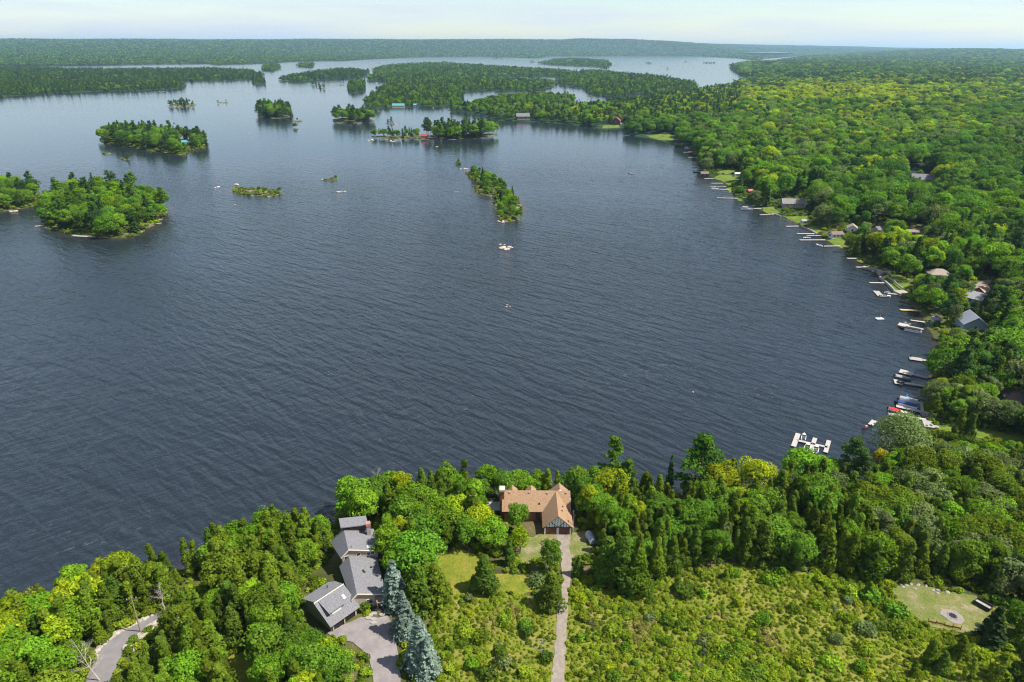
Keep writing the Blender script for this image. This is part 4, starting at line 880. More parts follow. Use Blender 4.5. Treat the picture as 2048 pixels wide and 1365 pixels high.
# --- brown roofed half-timbered house
T0 = thing('brown_roofed_house', (6.5, 142, 4.4), 0, 'long brown shingled house with half-timbered double garage facing the gravel drive', 'house')
L0 = Vector(T0.location)
def tl(*p): return tuple(Vector(p) - L0)
def tbox(b, x0, x1, y0, y1, z0, z1): b.box(x0 - L0.x, x1 - L0.x, y0 - L0.y, y1 - L0.y, z0 - L0.z, z1 - L0.z); return b
lp(tbox(B(), -1.7, 14.6, 141.2, 148.9, 1.2, 7.1), 'wall', M_brick, T0)
lp(tbox(B(), 8.25, 14.75, 135.25, 141.2, 3.6, 7.0), 'garage_wall', M_stucco, T0)
r = B(); r.slab([tl(-2.3, 140.7, 7.15), tl(15.1, 140.7, 7.15), tl(15.1, 145.1, 10.5), tl(-2.3, 145.1, 10.5)], .18); r.slab([tl(-2.3, 149.5, 7.15), tl(15.1, 149.5, 7.15), tl(15.1, 145.1, 10.5), tl(-2.3, 145.1, 10.5)], .18)
ro = lp(r, 'roof', M_brown_roof, T0)
r = B(); zr = 10.42
r.slab([tl(7.7, 134.75, 6.95), tl(11.45, 134.75, zr), tl(11.45, 145.0, zr), tl(7.7, 140.9, 6.95)], .16); r.slab([tl(15.2, 134.75, 6.95), tl(11.45, 134.75, zr), tl(11.45, 145.0, zr), tl(15.2, 140.9, 6.95)], .16)
gr_ = lp(r, 'garage_roof', M_brown_roof, T0)
for gx0, w_, zt in ((0.3, 1.4, 8.75), (5.2, 1.4, 8.75), (12.6, 3.2, 9.5)):      # gables on the lake side
    r = B(); r.slab([tl(gx0 - w_, 150.0, zt - w_ * .95), tl(gx0, 150.0, zt), tl(gx0, 147.3, zt), tl(gx0 - w_, 148.8, zt - w_ * .95)], .15); r.slab([tl(gx0 + w_, 150.0, zt - w_ * .95), tl(gx0, 150.0, zt), tl(gx0, 147.3, zt), tl(gx0 + w_, 148.8, zt - w_ * .95)], .15)
    d_ = lp(r, 'lake_gable', M_brown_roof, T0)
    g_ = B(); g_.prism([(gx0 - L0.x - w_ + .2, 3 - L0.z), (gx0 - L0.x + w_ - .2, 3 - L0.z), (gx0 - L0.x + w_ - .2, zt - w_ * .95 - L0.z), (gx0 - L0.x, zt - .25 - L0.z), (gx0 - L0.x - w_ + .2, zt - w_ * .95 - L0.z)], 'y', 147.0 - L0.y, 149.7 - L0.y); lp(g_, 'gable_wall', M_stucco, d_)
for vx, vy in ((-.4, 144.5), (4.6, 144.5), (9.2, 144.4), (14.0, 144.5), (7.2, 142.3)):
    z_ = 7.15 + (vy - 140.7) / 4.4 * 3.35; lp(tbox(B(), vx - .16, vx + .16, vy - .16, vy + .16, z_ - .2, z_ + .35), 'roof_vent', M_dark if vy < 143 else M_concrete, ro)
for vx, vy in ((12.6, 138.2), (12.9, 140.2), (14.0, 135.8)):
    z_ = zr - (vx - 11.45) / 3.75 * (zr - 6.95); lp(tbox(B(), vx - .13, vx + .13, vy - .13, vy + .13, z_ - .2, z_ + .3), 'roof_vent', M_dark, gr_)
ch = lp(tbox(B(), -2.75, -1.72, 143.2, 144.7, 1.5, 11.4), 'chimney', M_brick, T0); lp(tbox(B(), -2.95, -1.55, 143.0, 144.9, 11.4, 12.0), 'chimney_cap', mat('chimney_cap', (.42, .37, .29), .8, .1), ch)
fy = 135.25
for a, b_ in ((8.55, 11.2), (11.75, 14.4)):
    d_ = lp(tbox(B(), a, b_, fy - .05, fy + .05, 4.45, 6.6), 'garage_door', M_door, T0)
    for k in range(4): lp(tbox(B(), a + .06, b_ - .06, fy - .09, fy - .045, 4.52 + k * .52, 4.96 + k * .52), 'door_panel', M_door, d_)
# the timbered gable above the doors
g_ = B(); g_.prism([(8.1 - L0.x, 6.78 - L0.z), (14.8 - L0.x, 6.78 - L0.z), (14.8 - L0.x, 7.0 - L0.z), (11.45 - L0.x, 10.1 - L0.z), (8.1 - L0.x, 7.0 - L0.z)], 'y', fy - .02 - L0.y, fy + .12 - L0.y); lp(g_, 'gable_panel', M_stucco, T0)
def timber(p, q, w=.13):
    p, q = Vector((p[0], 0, p[1])), Vector((q[0], 0, q[1])); d = (q - p).normalized(); n = Vector((-d.z, 0, d.x)) * w / 2; b = B()
    V = [p - n, q - n, q + n, p + n]; V = [Vector((v.x - L0.x, 0, v.z - L0.z)) for v in V]
    b.add([(v.x, fy - .09 - L0.y, v.z) for v in V] + [(v.x, fy - .01 - L0.y, v.z) for v in V], [(0, 1, 2, 3), (7, 6, 5, 4), (0, 4, 5, 1), (1, 5, 6, 2), (2, 6, 7, 3), (3, 7, 4, 0)]); lp(b, 'timber', M_dark, T0)
timber((8.05, 6.75), (14.85, 6.75), .17); timber((8.0, 7.02), (11.45, 10.2), .2); timber((14.9, 7.02), (11.45, 10.2), .2)
for tx in (8.75, 9.4, 10.05, 10.75, 11.45, 12.15, 12.85, 13.5, 14.15): timber((tx, 6.85), (tx, 10.05 - abs(tx - 11.45) * .92), .12)
timber((11.35, 6.9), (9.7, 8.45), .12); timber((11.55, 6.9), (13.2, 8.45), .12)
for tx in (8.3, 11.475, 14.65): lp(tbox(B(), tx - .14, tx + .14, fy - .1, fy + .02, 4.4, 6.66), 'post', M_white, T0)
for tx in (8.07, 14.88): lp(tbox(B(), tx - .07, tx + .07, fy - .12, fy + .02, 4.4, 6.66), 'corner_board', M_dark, T0)
for tx in (10.65, 12.25): lp(tbox(B(), tx - .16, tx + .16, fy - .3, fy - .1, 6.86, 7.14), 'wall_lamp', M_black, T0)
for x_ in (0.2, 3.4): window(T0, x_ - L0.x, x_ + 1.4 - L0.x, 5.2 - L0.z, 6.5 - L0.z, 141.2 - L0.y)
lp(tbox(B(), 6.3, 7.2, 141.1, 141.25, 4.45, 6.5), 'front_door', M_log, T0)
dk = lp(tbox(B(), -6.3, -1.75, 143.6, 147.2, 5.2, 5.4), 'side_deck', M_dock, T0)
for x_ in (-6.2, -4.0, -1.95): lp(tbox(B(), x_ - .05, x_ + .05, 147.05, 147.15, 5.4, 6.4), 'rail_post', M_dark, dk)
lp(tbox(B(), -6.25, -1.9, 147.06, 147.14, 6.32, 6.42), 'rail', M_dark, dk)
for x_, y_ in ((-6.1, 143.8), (-6.1, 147), (-2, 143.8)): lp(tbox(B(), x_ - .08, x_ + .08, y_ - .08, y_ + .08, 1.5, 5.2), 'deck_post', M_dark, dk)

# --- grey shingled house: two asymmetric gables in line
phi = math.radians(20.3)
Bm = P(696.5, 1100.6, 11.2); Bw = P(713.8, 1189, 9.3)
GH = thing('grey_shingled_house', (Bm[0], Bm[1], 4.3), phi, 'tan sided house with two stepped grey shingle roofs and a red topped chimney', 'house')
ax_x = np.array([math.cos(phi), math.sin(phi)]); ax_y = np.array([-math.sin(phi), math.cos(phi)])
dw = (Bw - Bm)[:2]; wx0, wy0 = float(dw @ ax_x), float(dw @ ax_y)
def saltbox(ox, oy, zr, Lr, right, dropr, lf, lb, name):
    """ridge along +y from (ox, oy); right plane wide and shallow, left plane steep and widening to the back"""
    r = B(); r.slab([(ox, oy, zr), (ox + right, oy, zr - dropr), (ox + right, oy + Lr, zr - dropr), (ox, oy + Lr, zr)], .2)
    r.slab([(ox, oy, zr), (ox - lf, oy, zr - lf), (ox - lb, oy + Lr, zr - lb), (ox, oy + Lr, zr)], .2)
    ro = lp(r, 'roof', M_grey_roof, GH)
    w = B(); y0, y1 = oy + .35, oy + Lr - .3; a, b = ox - lf + .35, ox + right - .45
    zz = lambda x: (zr - .24 - (x - ox) * dropr / right) if x > ox else (zr - .24 - (ox - x))
    w.prism([(a, -2), (b, -2), (b, zz(b)), (ox, zz(ox)), (a, zz(a))], 'y', y0, y1); lp(w, 'wall', M_tan_wall, GH)
    f = B()
    f.slab([(ox - lf, oy - .04, zr - lf + .03), (ox - lf, oy + .1, zr - lf + .03), (ox, oy + .1, zr + .03), (ox, oy - .04, zr + .03)], .26); f.slab([(ox, oy - .04, zr + .03), (ox, oy + .1, zr + .03), (ox + right, oy + .1, zr - dropr + .03), (ox + right, oy - .04, zr - dropr + .03)], .2)
    lp(f, 'roof_edge', M_cream, ro); return ro
z0 = 4.3
rm = saltbox(0, 0, 11.2 - z0, 8.2, 6.9, 2.2, 1.8, 3.3, 'main')
rw = saltbox(wx0, wy0, 9.3 - z0, -wy0 + .3, 6.1, 2.0, 1.3, 2.3, 'wing')
# raised roof lantern at the back
w = B(); w.box(-.2, 5.2, 7.3, 10.0, 2, 11.25 - z0); lp(w, 'lantern_wall', M_log, GH)
r = B(); r.slab([(-.7, 6.9, 12.35 - z0), (5.6, 6.9, 11.55 - z0), (5.6, 10.5, 11.55 - z0), (-.7, 10.5, 12.35 - z0)], .2); lp(r, 'lantern_roof', M_grey_roof, GH)
c_ = B(); c_.box(5.0, 5.9, 5.6, 6.5, 4.6, 12.0 - z0); cho = lp(c_, 'chimney', M_concrete, GH); c_ = B(); c_.box(4.9, 6.0, 5.5, 6.6, 12.0 - z0, 12.8 - z0); lp(c_, 'chimney_top', mat('red_flue', (.36, .17, .14), .7, .2), cho)
for (x_, y_, sx, sy, m_) in ((4.9, 1.4, .65, .5, M_white),):
    z_ = 11.2 - z0 - x_ * 2.2 / 6.9; s_ = B(); s_.slab([(x_ - sx, y_ - sy, z_ + .12 + sx * .3), (x_ + sx, y_ - sy, z_ + .12 - sx * .3), (x_ + sx, y_ + sy, z_ + .12 - sx * .3), (x_ - sx, y_ + sy, z_ + .12 + sx * .3)], .2); lp(s_, 'skylight', M_white, rm)
v_ = B(); v_.box(.7, .85, .9, 1.05, 6.2, 7.1); lp(v_, 'roof_vent', M_dark, rm)
for (dx, dy) in ((2.4, 7.4), (4.3, 8.6), (2.6, 7.0)):
    z_ = 9.3 - z0 - dx * 2 / 6.1; v_ = B(); v_.box(wx0 + dx - .2, wx0 + dx + .2, wy0 + dy - .2, wy0 + dy + .2, z_ - .2, z_ + .25); lp(v_, 'roof_vent', M_dark, rw)
window(GH, -.95, -.2, 4.1, 5.0, .35); window(GH, 1.7, 2.5, 4.4, 5.2, .35); window(GH, 4.0, 5.6, 4.0, 4.75, .35)
window(GH, wx0 + 1.9, wx0 + 3.1, 1.4, 2.5, wy0 + .35)
d_ = B(); d_.box(wx0 + 4.1, wx0 + 5.0, wy0 + .27, wy0 + .36, .2, 2.3); lp(d_, 'front_door', M_log, GH)
p_ = B(); p_.slab([(wx0 + 3.7, wy0 - 1.6, 2.75), (wx0 + 6.4, wy0 - 1.6, 2.35), (wx0 + 6.4, wy0 + .3, 2.9), (wx0 + 3.7, wy0 + .3, 3.2)], .14); po = lp(p_, 'porch_roof', M_brownroof2, GH)
for x_ in (3.85, 6.2): q_ = B(); q_.box(wx0 + x_ - .09, wx0 + x_ + .09, wy0 - 1.5, wy0 - 1.32, 0, 2.5); lp(q_, 'porch_post', M_brick, po)

# --- detached garage with shed dormer
ga = math.atan2(.757, .654); R1 = np.array([-39.92, 107.36])
GG = thing('grey_shingled_garage', (R1[0], R1[1], 4.4), ga, 'grey shingled garage with a shed dormer set at an angle to the court', 'garage')
gz = 4.4                                  # local x runs along the ridge, local -y towards the court
r = B(); Z = lambda z: z - gz
r.slab([(-.5, 0, Z(9.6)), (6.9, 0, Z(9.6)), (6.9, -5.3, Z(6.75)), (-.5, -5.3, Z(6.75))], .18); r.slab([(-.1, 0, Z(9.6)), (6.9, 0, Z(9.6)), (6.9, 3.2, Z(8.5)), (6.0, 4.6, Z(8.0)), (-.5, 4.6, Z(8.0))], .18)
gro = lp(r, 'roof', M_grey_roof, GG)
r = B(); r.box(-.5, 6.9, -.08, .08, Z(9.6), Z(9.72)); lp(r, 'ridge_cap', M_cream, gro)
w = B(); w.prism([(-4.5, -.6), (4.1, -.6), (4.1, Z(7.95)), (0, Z(9.35)), (-4.5, Z(6.95))], 'x', 0.1, 6.4); lp(w, 'wall', mat('grey_green_siding', (.22, .215, .18), .8, .15), GG)
w = B(); w.box(.6, 5.9, -4.56, -4.4, .05, 2.25); do = lp(w, 'door_shade_panel', M_black, GG)  # black panel on the solid wall, painted shade for the open doorway
for x_ in (.45, 3.2, 6.0): w = B(); w.box(x_ - .13, x_ + .13, -4.75, -4.45, 0, 2.35); lp(w, 'door_post', M_tan_wall, GG)
w = B(); w.box(-.2, 6.7, -6.0, -4.6, -.3, .16); lp(w, 'threshold', mat('tan_apron', (.5, .37, .24), .8, .15), GG)
# dormer: walls, roof, window
dx0, dx1 = .5, 4.3; sl_ = (9.6 - 6.75) / 5.3
w = B(); w.prism([(-.4, Z(9.35)), (-3.6, Z(9.6 - 3.6 * sl_) - .1), (-3.6, Z(8.75))], 'x', dx0 + .15, dx1 - .15); do_ = lp(w, 'dormer', mat('dormer_siding', (.30, .24, .18), .8, .12), GG)
r = B(); r.slab([(dx0 - .1, -.15, Z(9.66)), (dx1 + .1, -.15, Z(9.66)), (dx1 + .1, -3.95, Z(8.8)), (dx0 - .1, -3.95, Z(8.8))], .16); lp(r, 'dormer_roof', M_grey_roof, do_)
w = B(); w.box(dx0 + .7, dx1 - .9, -3.68, -3.55, Z(7.75), Z(8.55)); lp(w, 'dormer_window', M_white, do_)
w = B(); w.slab([(5.0, -1.6, Z(9.6 - 1.6 * sl_) + .15), (5.6, -1.6, Z(9.6 - 1.6 * sl_) + .15), (5.6, -2.5, Z(9.6 - 2.5 * sl_) + .15), (5.0, -2.5, Z(9.6 - 2.5 * sl_) + .15)], .2); lp(w, 'skylight', M_white, gro)
w = B(); w.box(4.4, 4.55, 2.5, 2.65, Z(8.4), Z(9.5)); lp(w, 'roof_vent', M_dark, gro)
# pale boat parked in the open garage mouth: only its bow shows
# --- stepping stones from court to door
rs = random.Random(4)
for k, (u, v) in enumerate([(757, 1222), (748, 1228), (739, 1232), (748, 1239), (747, 1246), (737, 1237), (765, 1230)]):
    q = P(u, v, 4.62); s_ = rs.uniform(.55, .8); a0 = rs.uniform(0, 1); b = B()
    pts = [(q[0] + s_ * 1.2 * math.cos(a0 + t * 1.047) * rs.uniform(.8, 1.1), q[1] + s_ * .8 * math.sin(a0 + t * 1.047) * rs.uniform(.8, 1.1)) for t in range(6)]
    z_ = H1(q[0], q[1]) + .2; b.add([(x, y, z_ + .1) for x, y in pts] + [(x, y, z_ - .2) for x, y in pts], [tuple(range(6)), tuple(range(11, 5, -1))] + [(i, i + 6, (i + 1) % 6 + 6, (i + 1) % 6) for i in range(6)])
    b.build('stepping_stone', mat('flag_stone', (.27, .25, .23), .9, .15, 1.5), court_o)

# --- cottages along the bay and on the islands
def cottage(u, v, w, d, wh, rh, rz, wm, rm, label, name='cottage', cat='cottage', roof='gable', nwin=3, chim=None, z=None, over=.45, trim=None, porch=False):
    q = G(u, v) if z is None else P(u, v, z); t = thing(name, (q[0], q[1], q[2]), rz, label, cat)
    lp(B().box(-w / 2, w / 2, -d / 2, d / 2, -1.2, wh), 'wall', wm, t)
    o = over; W, D = w / 2 + o, d / 2 + o; r = B(); ze = wh - .05; zt = wh + rh
    if roof == 'gable':                  # ridge along local x
        r.slab([(-W, -D, ze), (W, -D, ze), (W, 0, zt), (-W, 0, zt)], .18); r.slab([(-W, D, ze), (W, D, ze), (W, 0, zt), (-W, 0, zt)], .18); ro = lp(r, 'roof', rm, t)
        g = B()
        for s in (-1, 1):
            x0, x1 = sorted((s * w / 2, s * (w / 2 - .2))); g.prism([(-d / 2, wh - .02), (d / 2, wh - .02), (0, zt - o * rh / D - .1)], 'x', x0, x1)
        lp(g, 'gable', wm, t)
        if trim:
            b = B()
            for s in (-1, 1):
                for e in (-1, 1): b.slab([(s * W - .06, e * D, ze + .03), (s * W + .06, e * D, ze + .03), (s * W + .06, 0, zt + .03), (s * W - .06, 0, zt + .03)], .25)
            lp(b, 'roof_trim', trim, ro)
    else:
        k = max(0, W - D); r.add([(-W, -D, ze), (W, -D, ze), (W, D, ze), (-W, D, ze), (-k, 0, zt), (k, 0, zt)], [(0, 1, 5, 4), (1, 2, 5), (2, 3, 4, 5), (3, 0, 4), (3, 2, 1, 0)]); ro = lp(r, 'roof', rm, t)
    for k in range(nwin):
        x0 = -w / 2 + w * (k + .5) / nwin - .5; window(t, x0, x0 + 1.0, wh * .42, wh * .82, -d / 2, t=.12)
    window(t, -.5, .5, wh * .42, wh * .82, -w / 2, 'x', -1, t=.12)
    dd = B().box(w * .18, w * .18 + .9, -d / 2 - .06, -d / 2 + .02, 0, 2.0) if nwin < 3 else B().box(-w / 2 - .06, -w / 2 + .02, d * .2, d * .2 + .9, 0, 2.0); lp(dd, 'door', M_log, t)
    if chim: cc = B().box(chim[0] - .4, chim[0] + .4, chim[1] - .4, chim[1] + .4, wh, zt + .7); lp(cc, 'chimney', M_brick, ro)
    if porch: lp(B().box(-w / 2, w / 2, -d / 2 - 2.2, -d / 2 - .07, .35, .5), 'deck', M_dock, t)
    return t
M_bgw = mat('blue_grey_siding', (.26, .31, .36), .7, .1); M_tanw = mat('tan_stone', (.34, .29, .24), .85, .2)
cottage(1940, 658, 9.5, 9.5, 3.6, 3.6, 1.35, M_bgw, M_bluegrey, 'blue grey gabled cottage with white trim near the finger of moored pontoons', trim=M_white, nwin=2)
cottage(1875, 556, 11, 8, 2.8, 2.3, -.15, M_tanw, M_tanroof, 'tan hip roofed cottage behind the lawn with the seawall', roof='hip')
cottage(1945, 604, 9, 8, 2.8, 2.6, -.9, M_bgw, M_greycanvas, 'low grey roofed cottage between trees behind the gabled one', trim=M_white)
cottage(1962, 590, 6, 5, 2.6, 1.8, .5, M_brick, mat('dusty_red_shingles', (.33, .2, .16), .85, .25), 'small reddish cottage just behind the low grey roof', nwin=2)
cottage(1671, 475, 7.4, 5, 2.5, 1.6, .12, M_white, M_brownroof2, 'white boathouse with dark roof on the shore lawn', 'boathouse', 'boathouse', nwin=3)
cottage(1703, 464, 6, 6, 3, 2.2, 1.2, M_white, M_tanroof, 'small white gabled cottage behind the white boathouse', nwin=2, trim=M_white)
cottage(1757, 466, 7.5, 6, 2.6, 2, .4, M_tanw, mat('mauve_shingles', (.14, .115, .125), .85, .25), 'mauve roofed cottage under trees right of the white boathouse', nwin=2)
cottage(1826, 470, 9, 5, 2.4, 1.2, -.15, M_tanw, mat('pinkish_shingles', (.2, .155, .145), .85, .2), 'long low pinkish roofed building in the trees above the bay')
cottage(1585, 414, 17, 8.5, 3.2, 3.2, -.08, M_tanw, mat('stone_grey_shingles', (.19, .175, .165), .85, .25), 'long grey roofed lodge with dormer behind the far docks', 'lodge', 'house', chim=(5.5, -1.0), trim=M_white)
cottage(2042, 806, 13, 9, 2.6, 2.6, -.1, M_tanw, M_brownroof2, 'brown roofed bungalow at the right edge above the tall hedge', 'bungalow', 'house', roof='hip', chim=(-3, .2))
cottage(1846, 366, 20, 11, 3.5, 4, -.35, M_tanw, mat('slate_shingles', (.15, .145, .165), .85, .25), 'large slate roofed house deep in the right forest', 'forest_house', 'house', trim=None)
cottage(1232, 256, 17, 13, 5, 5.5, 1.35, M_log, M_redroof, 'dark log lodge with bright red roof at the head of the bay', 'lodge', 'house', nwin=3, porch=True)
cottage(1045, 244, 22, 13, 5, 5, .2, M_log, mat('charcoal_roof', (.12, .12, .14), .7, .2), 'dark timber house with charcoal roof on the far point', 'lakeside_house', 'house', trim=M_white, porch=True)
cottage(797, 215.5, 24, 11, 4, 4, .1, M_tanw, M_teal, 'wide cottage with teal metal roof on the big far island', porch=True)
cottage(833, 216, 12, 8, 3, 2.5, .2, M_bgw, mat('blue_metal_roof', (.13, .25, .38), .5, .15), 'small blue roofed cabin right of the teal roofed cottage', 'cabin', 'cabin')
cottage(849, 277, 10, 6, 3.2, 2.4, .1, M_brick, M_redroof, 'red roofed cabin on the thin island', 'cabin', 'cabin', porch=True)
cottage(872, 278, 4.5, 4, 2.4, 1.6, .2, M_brick, mat('faded_red_roof', (.35, .09, .07), .6, .2), 'small red shed right of the red roofed cabin', 'shed', 'shed', nwin=1)
cottage(371, 289, 8, 7, 2.8, 2.4, .5, M_tanw, M_teal, 'teal roofed cabin among trees on the long wooded island', 'cabin', 'cabin', nwin=2)
cottage(1499, 388, 4, 3.2, 2.6, 1.4, .3, M_red, M_redroof, 'bright red shed hidden in the far shore trees', 'shed', 'shed', nwin=1)
cottage(1606, 448, 3, 2.6, 2.2, 1.0, .1, M_white, M_greycanvas, 'tiny white shed at the water edge of a far lawn', 'shed', 'shed', nwin=1)
cottage(1475, 352.5, 6, 4, 2.4, 1.2, .1, M_white, mat('pale_tin_roof', (.42, .44, .45), .5, .15), 'white open shed at the end of the far lawn', 'shed', 'shed', nwin=2)
cottage(1408, 352.5, 7, 5, 2.6, 1.8, 0., M_log, M_brownroof2, 'dark boathouse over the water beside the far lawn', 'boathouse', 'boathouse', nwin=1, z=.3)
cottage(1882, 812, 5.6, 4.2, 2.2, 1.3, -.42, M_concrete, mat('tan_boathouse_roof', (.36, .25, .17), .85, .2), 'stone boathouse with tan roof behind the covered pontoons', 'boathouse', 'boathouse', nwin=1, z=1.0)
cottage(217, 450, 6, 5, 3.5, 2, .4, M_tanw, M_teal, 'green roofed cabin half hidden on the near left island', 'cabin', 'cabin', nwin=2)
for (u, v, lab) in ((215, 172, 'pale cottage at the waterline of the far left woods'), (255, 176, 'second pale cottage along the far left woods'), (590, 122, 'white cottage dot on the far shore left of centre'), (285, 128, 'white cottage on the far left lakeshore'), (460, 157, 'pale cabin at the tip of the left peninsula'), (855, 115.5, 'red roofed far resort building across the upper lake')):
    cottage(u, v, 16, 9, 4.5, 4, .2, M_white if 'white' in lab or 'pale' in lab else M_brick, M_greycanvas if 'red' not in lab else M_redroof, lab, nwin=3)

# ------------------------------------------------------------------ docks
def dock(p0, p1, w, m, label, plat=None, pm=None, z=.45, step=4.0):
    a, b = P(*p0, z), P(*p1, z); d = b - a; L = float(np.hypot(d[0], d[1])); rz = math.atan2(d[1], d[0]); t = thing('dock', (a[0], a[1], 0), rz, label, 'dock')
    n = max(1, int(L / step)); seg = L / n
    for i in range(n): lp(B().box(i * seg + .03, (i + 1) * seg - .03, -w / 2, w / 2, z - .14, z), 'deck_section', m, t)
    for i in range(n + 1):
        for s in (-1, 1): lp(B().box(min(i * seg, L - .1), min(i * seg, L - .1) + .1, s * (w / 2 + .06) - .05, s * (w / 2 + .06) + .05, -1.5, z + .3), 'post', M_greycanvas, t)
    if plat:                             # (along0, along1, side0, side1)
        lp(B().box(*plat, z - .12, z + .02), 'platform', pm or m, t)
        for x_ in plat[:2]:
            for y_ in plat[2:]: lp(B().box(x_ - .08, x_ + .08, y_ - .08, y_ + .08, -1.5, z + .35), 'post', M_greycanvas, t)
    return t
dock((1595, 881), (1655, 894.5), 1.0, M_dockw, 'white walkway joining the three boat fingers by the willow')
dock((1596.5, 867), (1587, 893), 1.5, M_dockw, 'left finger dock of the three by the willow')
dock((1630.5, 876), (1621, 903), 1.3, M_dockw, 'middle finger dock between the two moored runabouts')
dock((1658, 881), (1651, 905), 1.3, M_dockw, 'right finger dock partly hidden by trees')
dock((1818.5, 716), (1898, 728), 1.6, M_dock, 'long grey dock with square end, farthest of the right docks with platforms', (0, 4.6, -1.6, 1.6))
dock((1799, 742), (1856, 756), 1.6, M_dock, 'grey dock with wide square end above the canopy boat', (0, 4.6, -1.7, 2.0), M_dockw)
dock((1788, 763), (1853, 773), 1.4, M_dockw, 'pale dock with square end holding a round tube', (0, 2.6, -1.9, 1.9))
dock((1856, 755), (1888, 743), 1.4, M_docky, 'short tan ramp from the wide dock to the shore')
dock((1797, 797), (1834, 804), 1.5, M_dockw, 'white dock behind the grey covered pontoon', (0, 2.0, -2.4, .75))
dock((1792, 812), (1842, 823), 1.7, M_dockw, 'pale gangway between the blue pontoon and the red runabout')
dock((1777, 828), (1854, 840), 1.7, M_dockw, 'long white dock running behind the willow top to the concrete pad')
dock((1741, 850), (1749, 841), 1.6, M_dockw, 'white dock tip sticking out left of the willow')
dock((1712, 534.5), (1740, 534.5), 1.5, M_dockw, 'short dock by the dark stone shore')
dock((1738.7, 565.5), (1774, 566), 1.6, M_dockw, 'plain white dock at the lawn with the seawall')
dock((1775, 587), (1797, 589), 1.6, M_dock, 'dock stub leading from the paved terrace to the raft')
dock((1752, 582), (1762, 593), 3.0, M_dock, 'grey floating platform with a white boat alongside')
dock((1800, 619.5), (1834, 621.5), 1.8, M_docky, 'new yellow timber dock')
dock((1834, 621.8), (1851, 623), 1.3, M_dock, 'grey inner end of the yellow dock')
dock((1821, 640.5), (1850, 644.5), 1.3, M_dockw, 'slim pale dock beside the play hut')
dock((1797, 648), (1847, 659), 1.6, M_dock, 'dock crowded with moored craft below the play hut', (0, 4.2, -2.0, 2.0), M_dockw)
dock((1520, 430), (1554, 428), 1.6, M_dockw, 'dock with an orange canoe, in front of the long lodge')
dock((1572, 453), (1598, 452.5), 1.8, M_dockw, 'dock at the tiny white shed')
dock((1594, 467.5), (1635, 467.7), 2.0, M_dockw, 'longest dock left of the white boathouse, upper of three')
dock((1613.6, 471.2), (1642, 471.2), 1.5, M_dockw, 'short dock just below the longest one by the white boathouse')
dock((1599.5, 480.2), (1651, 480), 1.8, M_dockw, 'dock in front of the white boathouse lawn')
dock((1646, 492.6), (1683, 492), 1.6, M_dockw, 'dock with a square raft end below the white boathouse lawn')
dock((1694, 516.8), (1713, 517.2), 1.7, M_dockw, 'small dock below the maroon tree')
dock((1376.5, 315), (1394, 315), 1.8, M_dockw, 'dock at the bend of the far shore')
dock((1366.6, 304.8), (1379, 304.8), 1.8, M_dockw, 'dock beside the red covered boat')
dock((1384, 328), (1396, 328), 1.8, M_dock, 'first small dock below the bend of the far shore')
dock((1384, 335), (1400, 335), 1.8, M_dock, 'second small dock below the bend of the far shore')
dock((1409, 357.6), (1427, 357.6), 2.2, M_dockw, 'white dock at the top corner of the far lawn')
dock((1422.6, 366.8), (1446, 366.8), 2.0, M_dockw, 'upper of three docks off the far lawn')
dock((1420, 374), (1454, 374), 2.0, M_dock, 'middle of three docks off the far lawn')
dock((1422.6, 378.2), (1458, 379.6), 2.0, M_dockw, 'lower of three docks off the far lawn')
dock((1433.6, 396), (1477, 397), 2.0, M_dockw, 'long white dock below the dark shore spruce')
dock((1507, 417.5), (1523, 417.5), 2.2, M_dock, 'dock beside the far pontoon boat')
dock((70, 452.8), (91, 451), 1.8, M_dockw, 'white dock off the left end of the near left island')
dock((145, 471.5), (188, 474), 2.4, M_dock, 'grey dock along the front of the near left island')
dock((296, 449), (323, 446.5), 1.8, M_dock, 'dock at the right end of the near left island')
dock((322, 433), (337, 432), 2.2, M_black, 'dark low dock at the far right tip of the near left island')

# ------------------------------------------------------------------ boats
def hull_mesh(L, W, h, open_=True):
    """pointed bow towards +x, flat stern; inner well if open"""
    n = 9; V, Fs = [], []
    for i in range(n):
        t = i / (n - 1); x = -L / 2 + L * t; w = W / 2 * (1 - max(0, t - .35) ** 2.2 * 2.45) if t > .35 else W / 2 * (.9 + .1 * t / .35); w = max(w, .03); s = h * (1 + .22 * t * t)
        V += [(x, -w, s), (x + (.04 if t < .9 else .0), -w * .72, .02), (x, 0, -.12), (x + (.04 if t < .9 else 0), w * .72, .02), (x, w, s), (x, w * .8, s), (x, w * .68, h * .35), (x, -w * .68, h * .35), (x, -w * .8, s)]
    k = 9
    for i in range(n - 1):
        for j in range(k): Fs.append((i * k + j, i * k + (j + 1) % k, (i + 1) * k + (j + 1) % k, (i + 1) * k + j))
    Fs += [tuple(range(k))[::-1], tuple((n - 1) * k + j for j in range(k))]
    return V, Fs
def boat_at(u, v, heading_uv, z=0.): 
    a, b = P(u, v, .4), P(*heading_uv, .4); return (a[0], a[1], z), math.atan2(b[1] - a[1], b[0] - a[0])
def motor(t, L): 
    m = lp(B().box(-L / 2 - .45, -L / 2 + .02, -.2, .2, .35, 1.0), 'motor', M_black, t); lp(B().box(-L / 2 - .32, -L / 2 - .12, -.07, .07, -.5, .35), 'motor_leg', M_black, m)
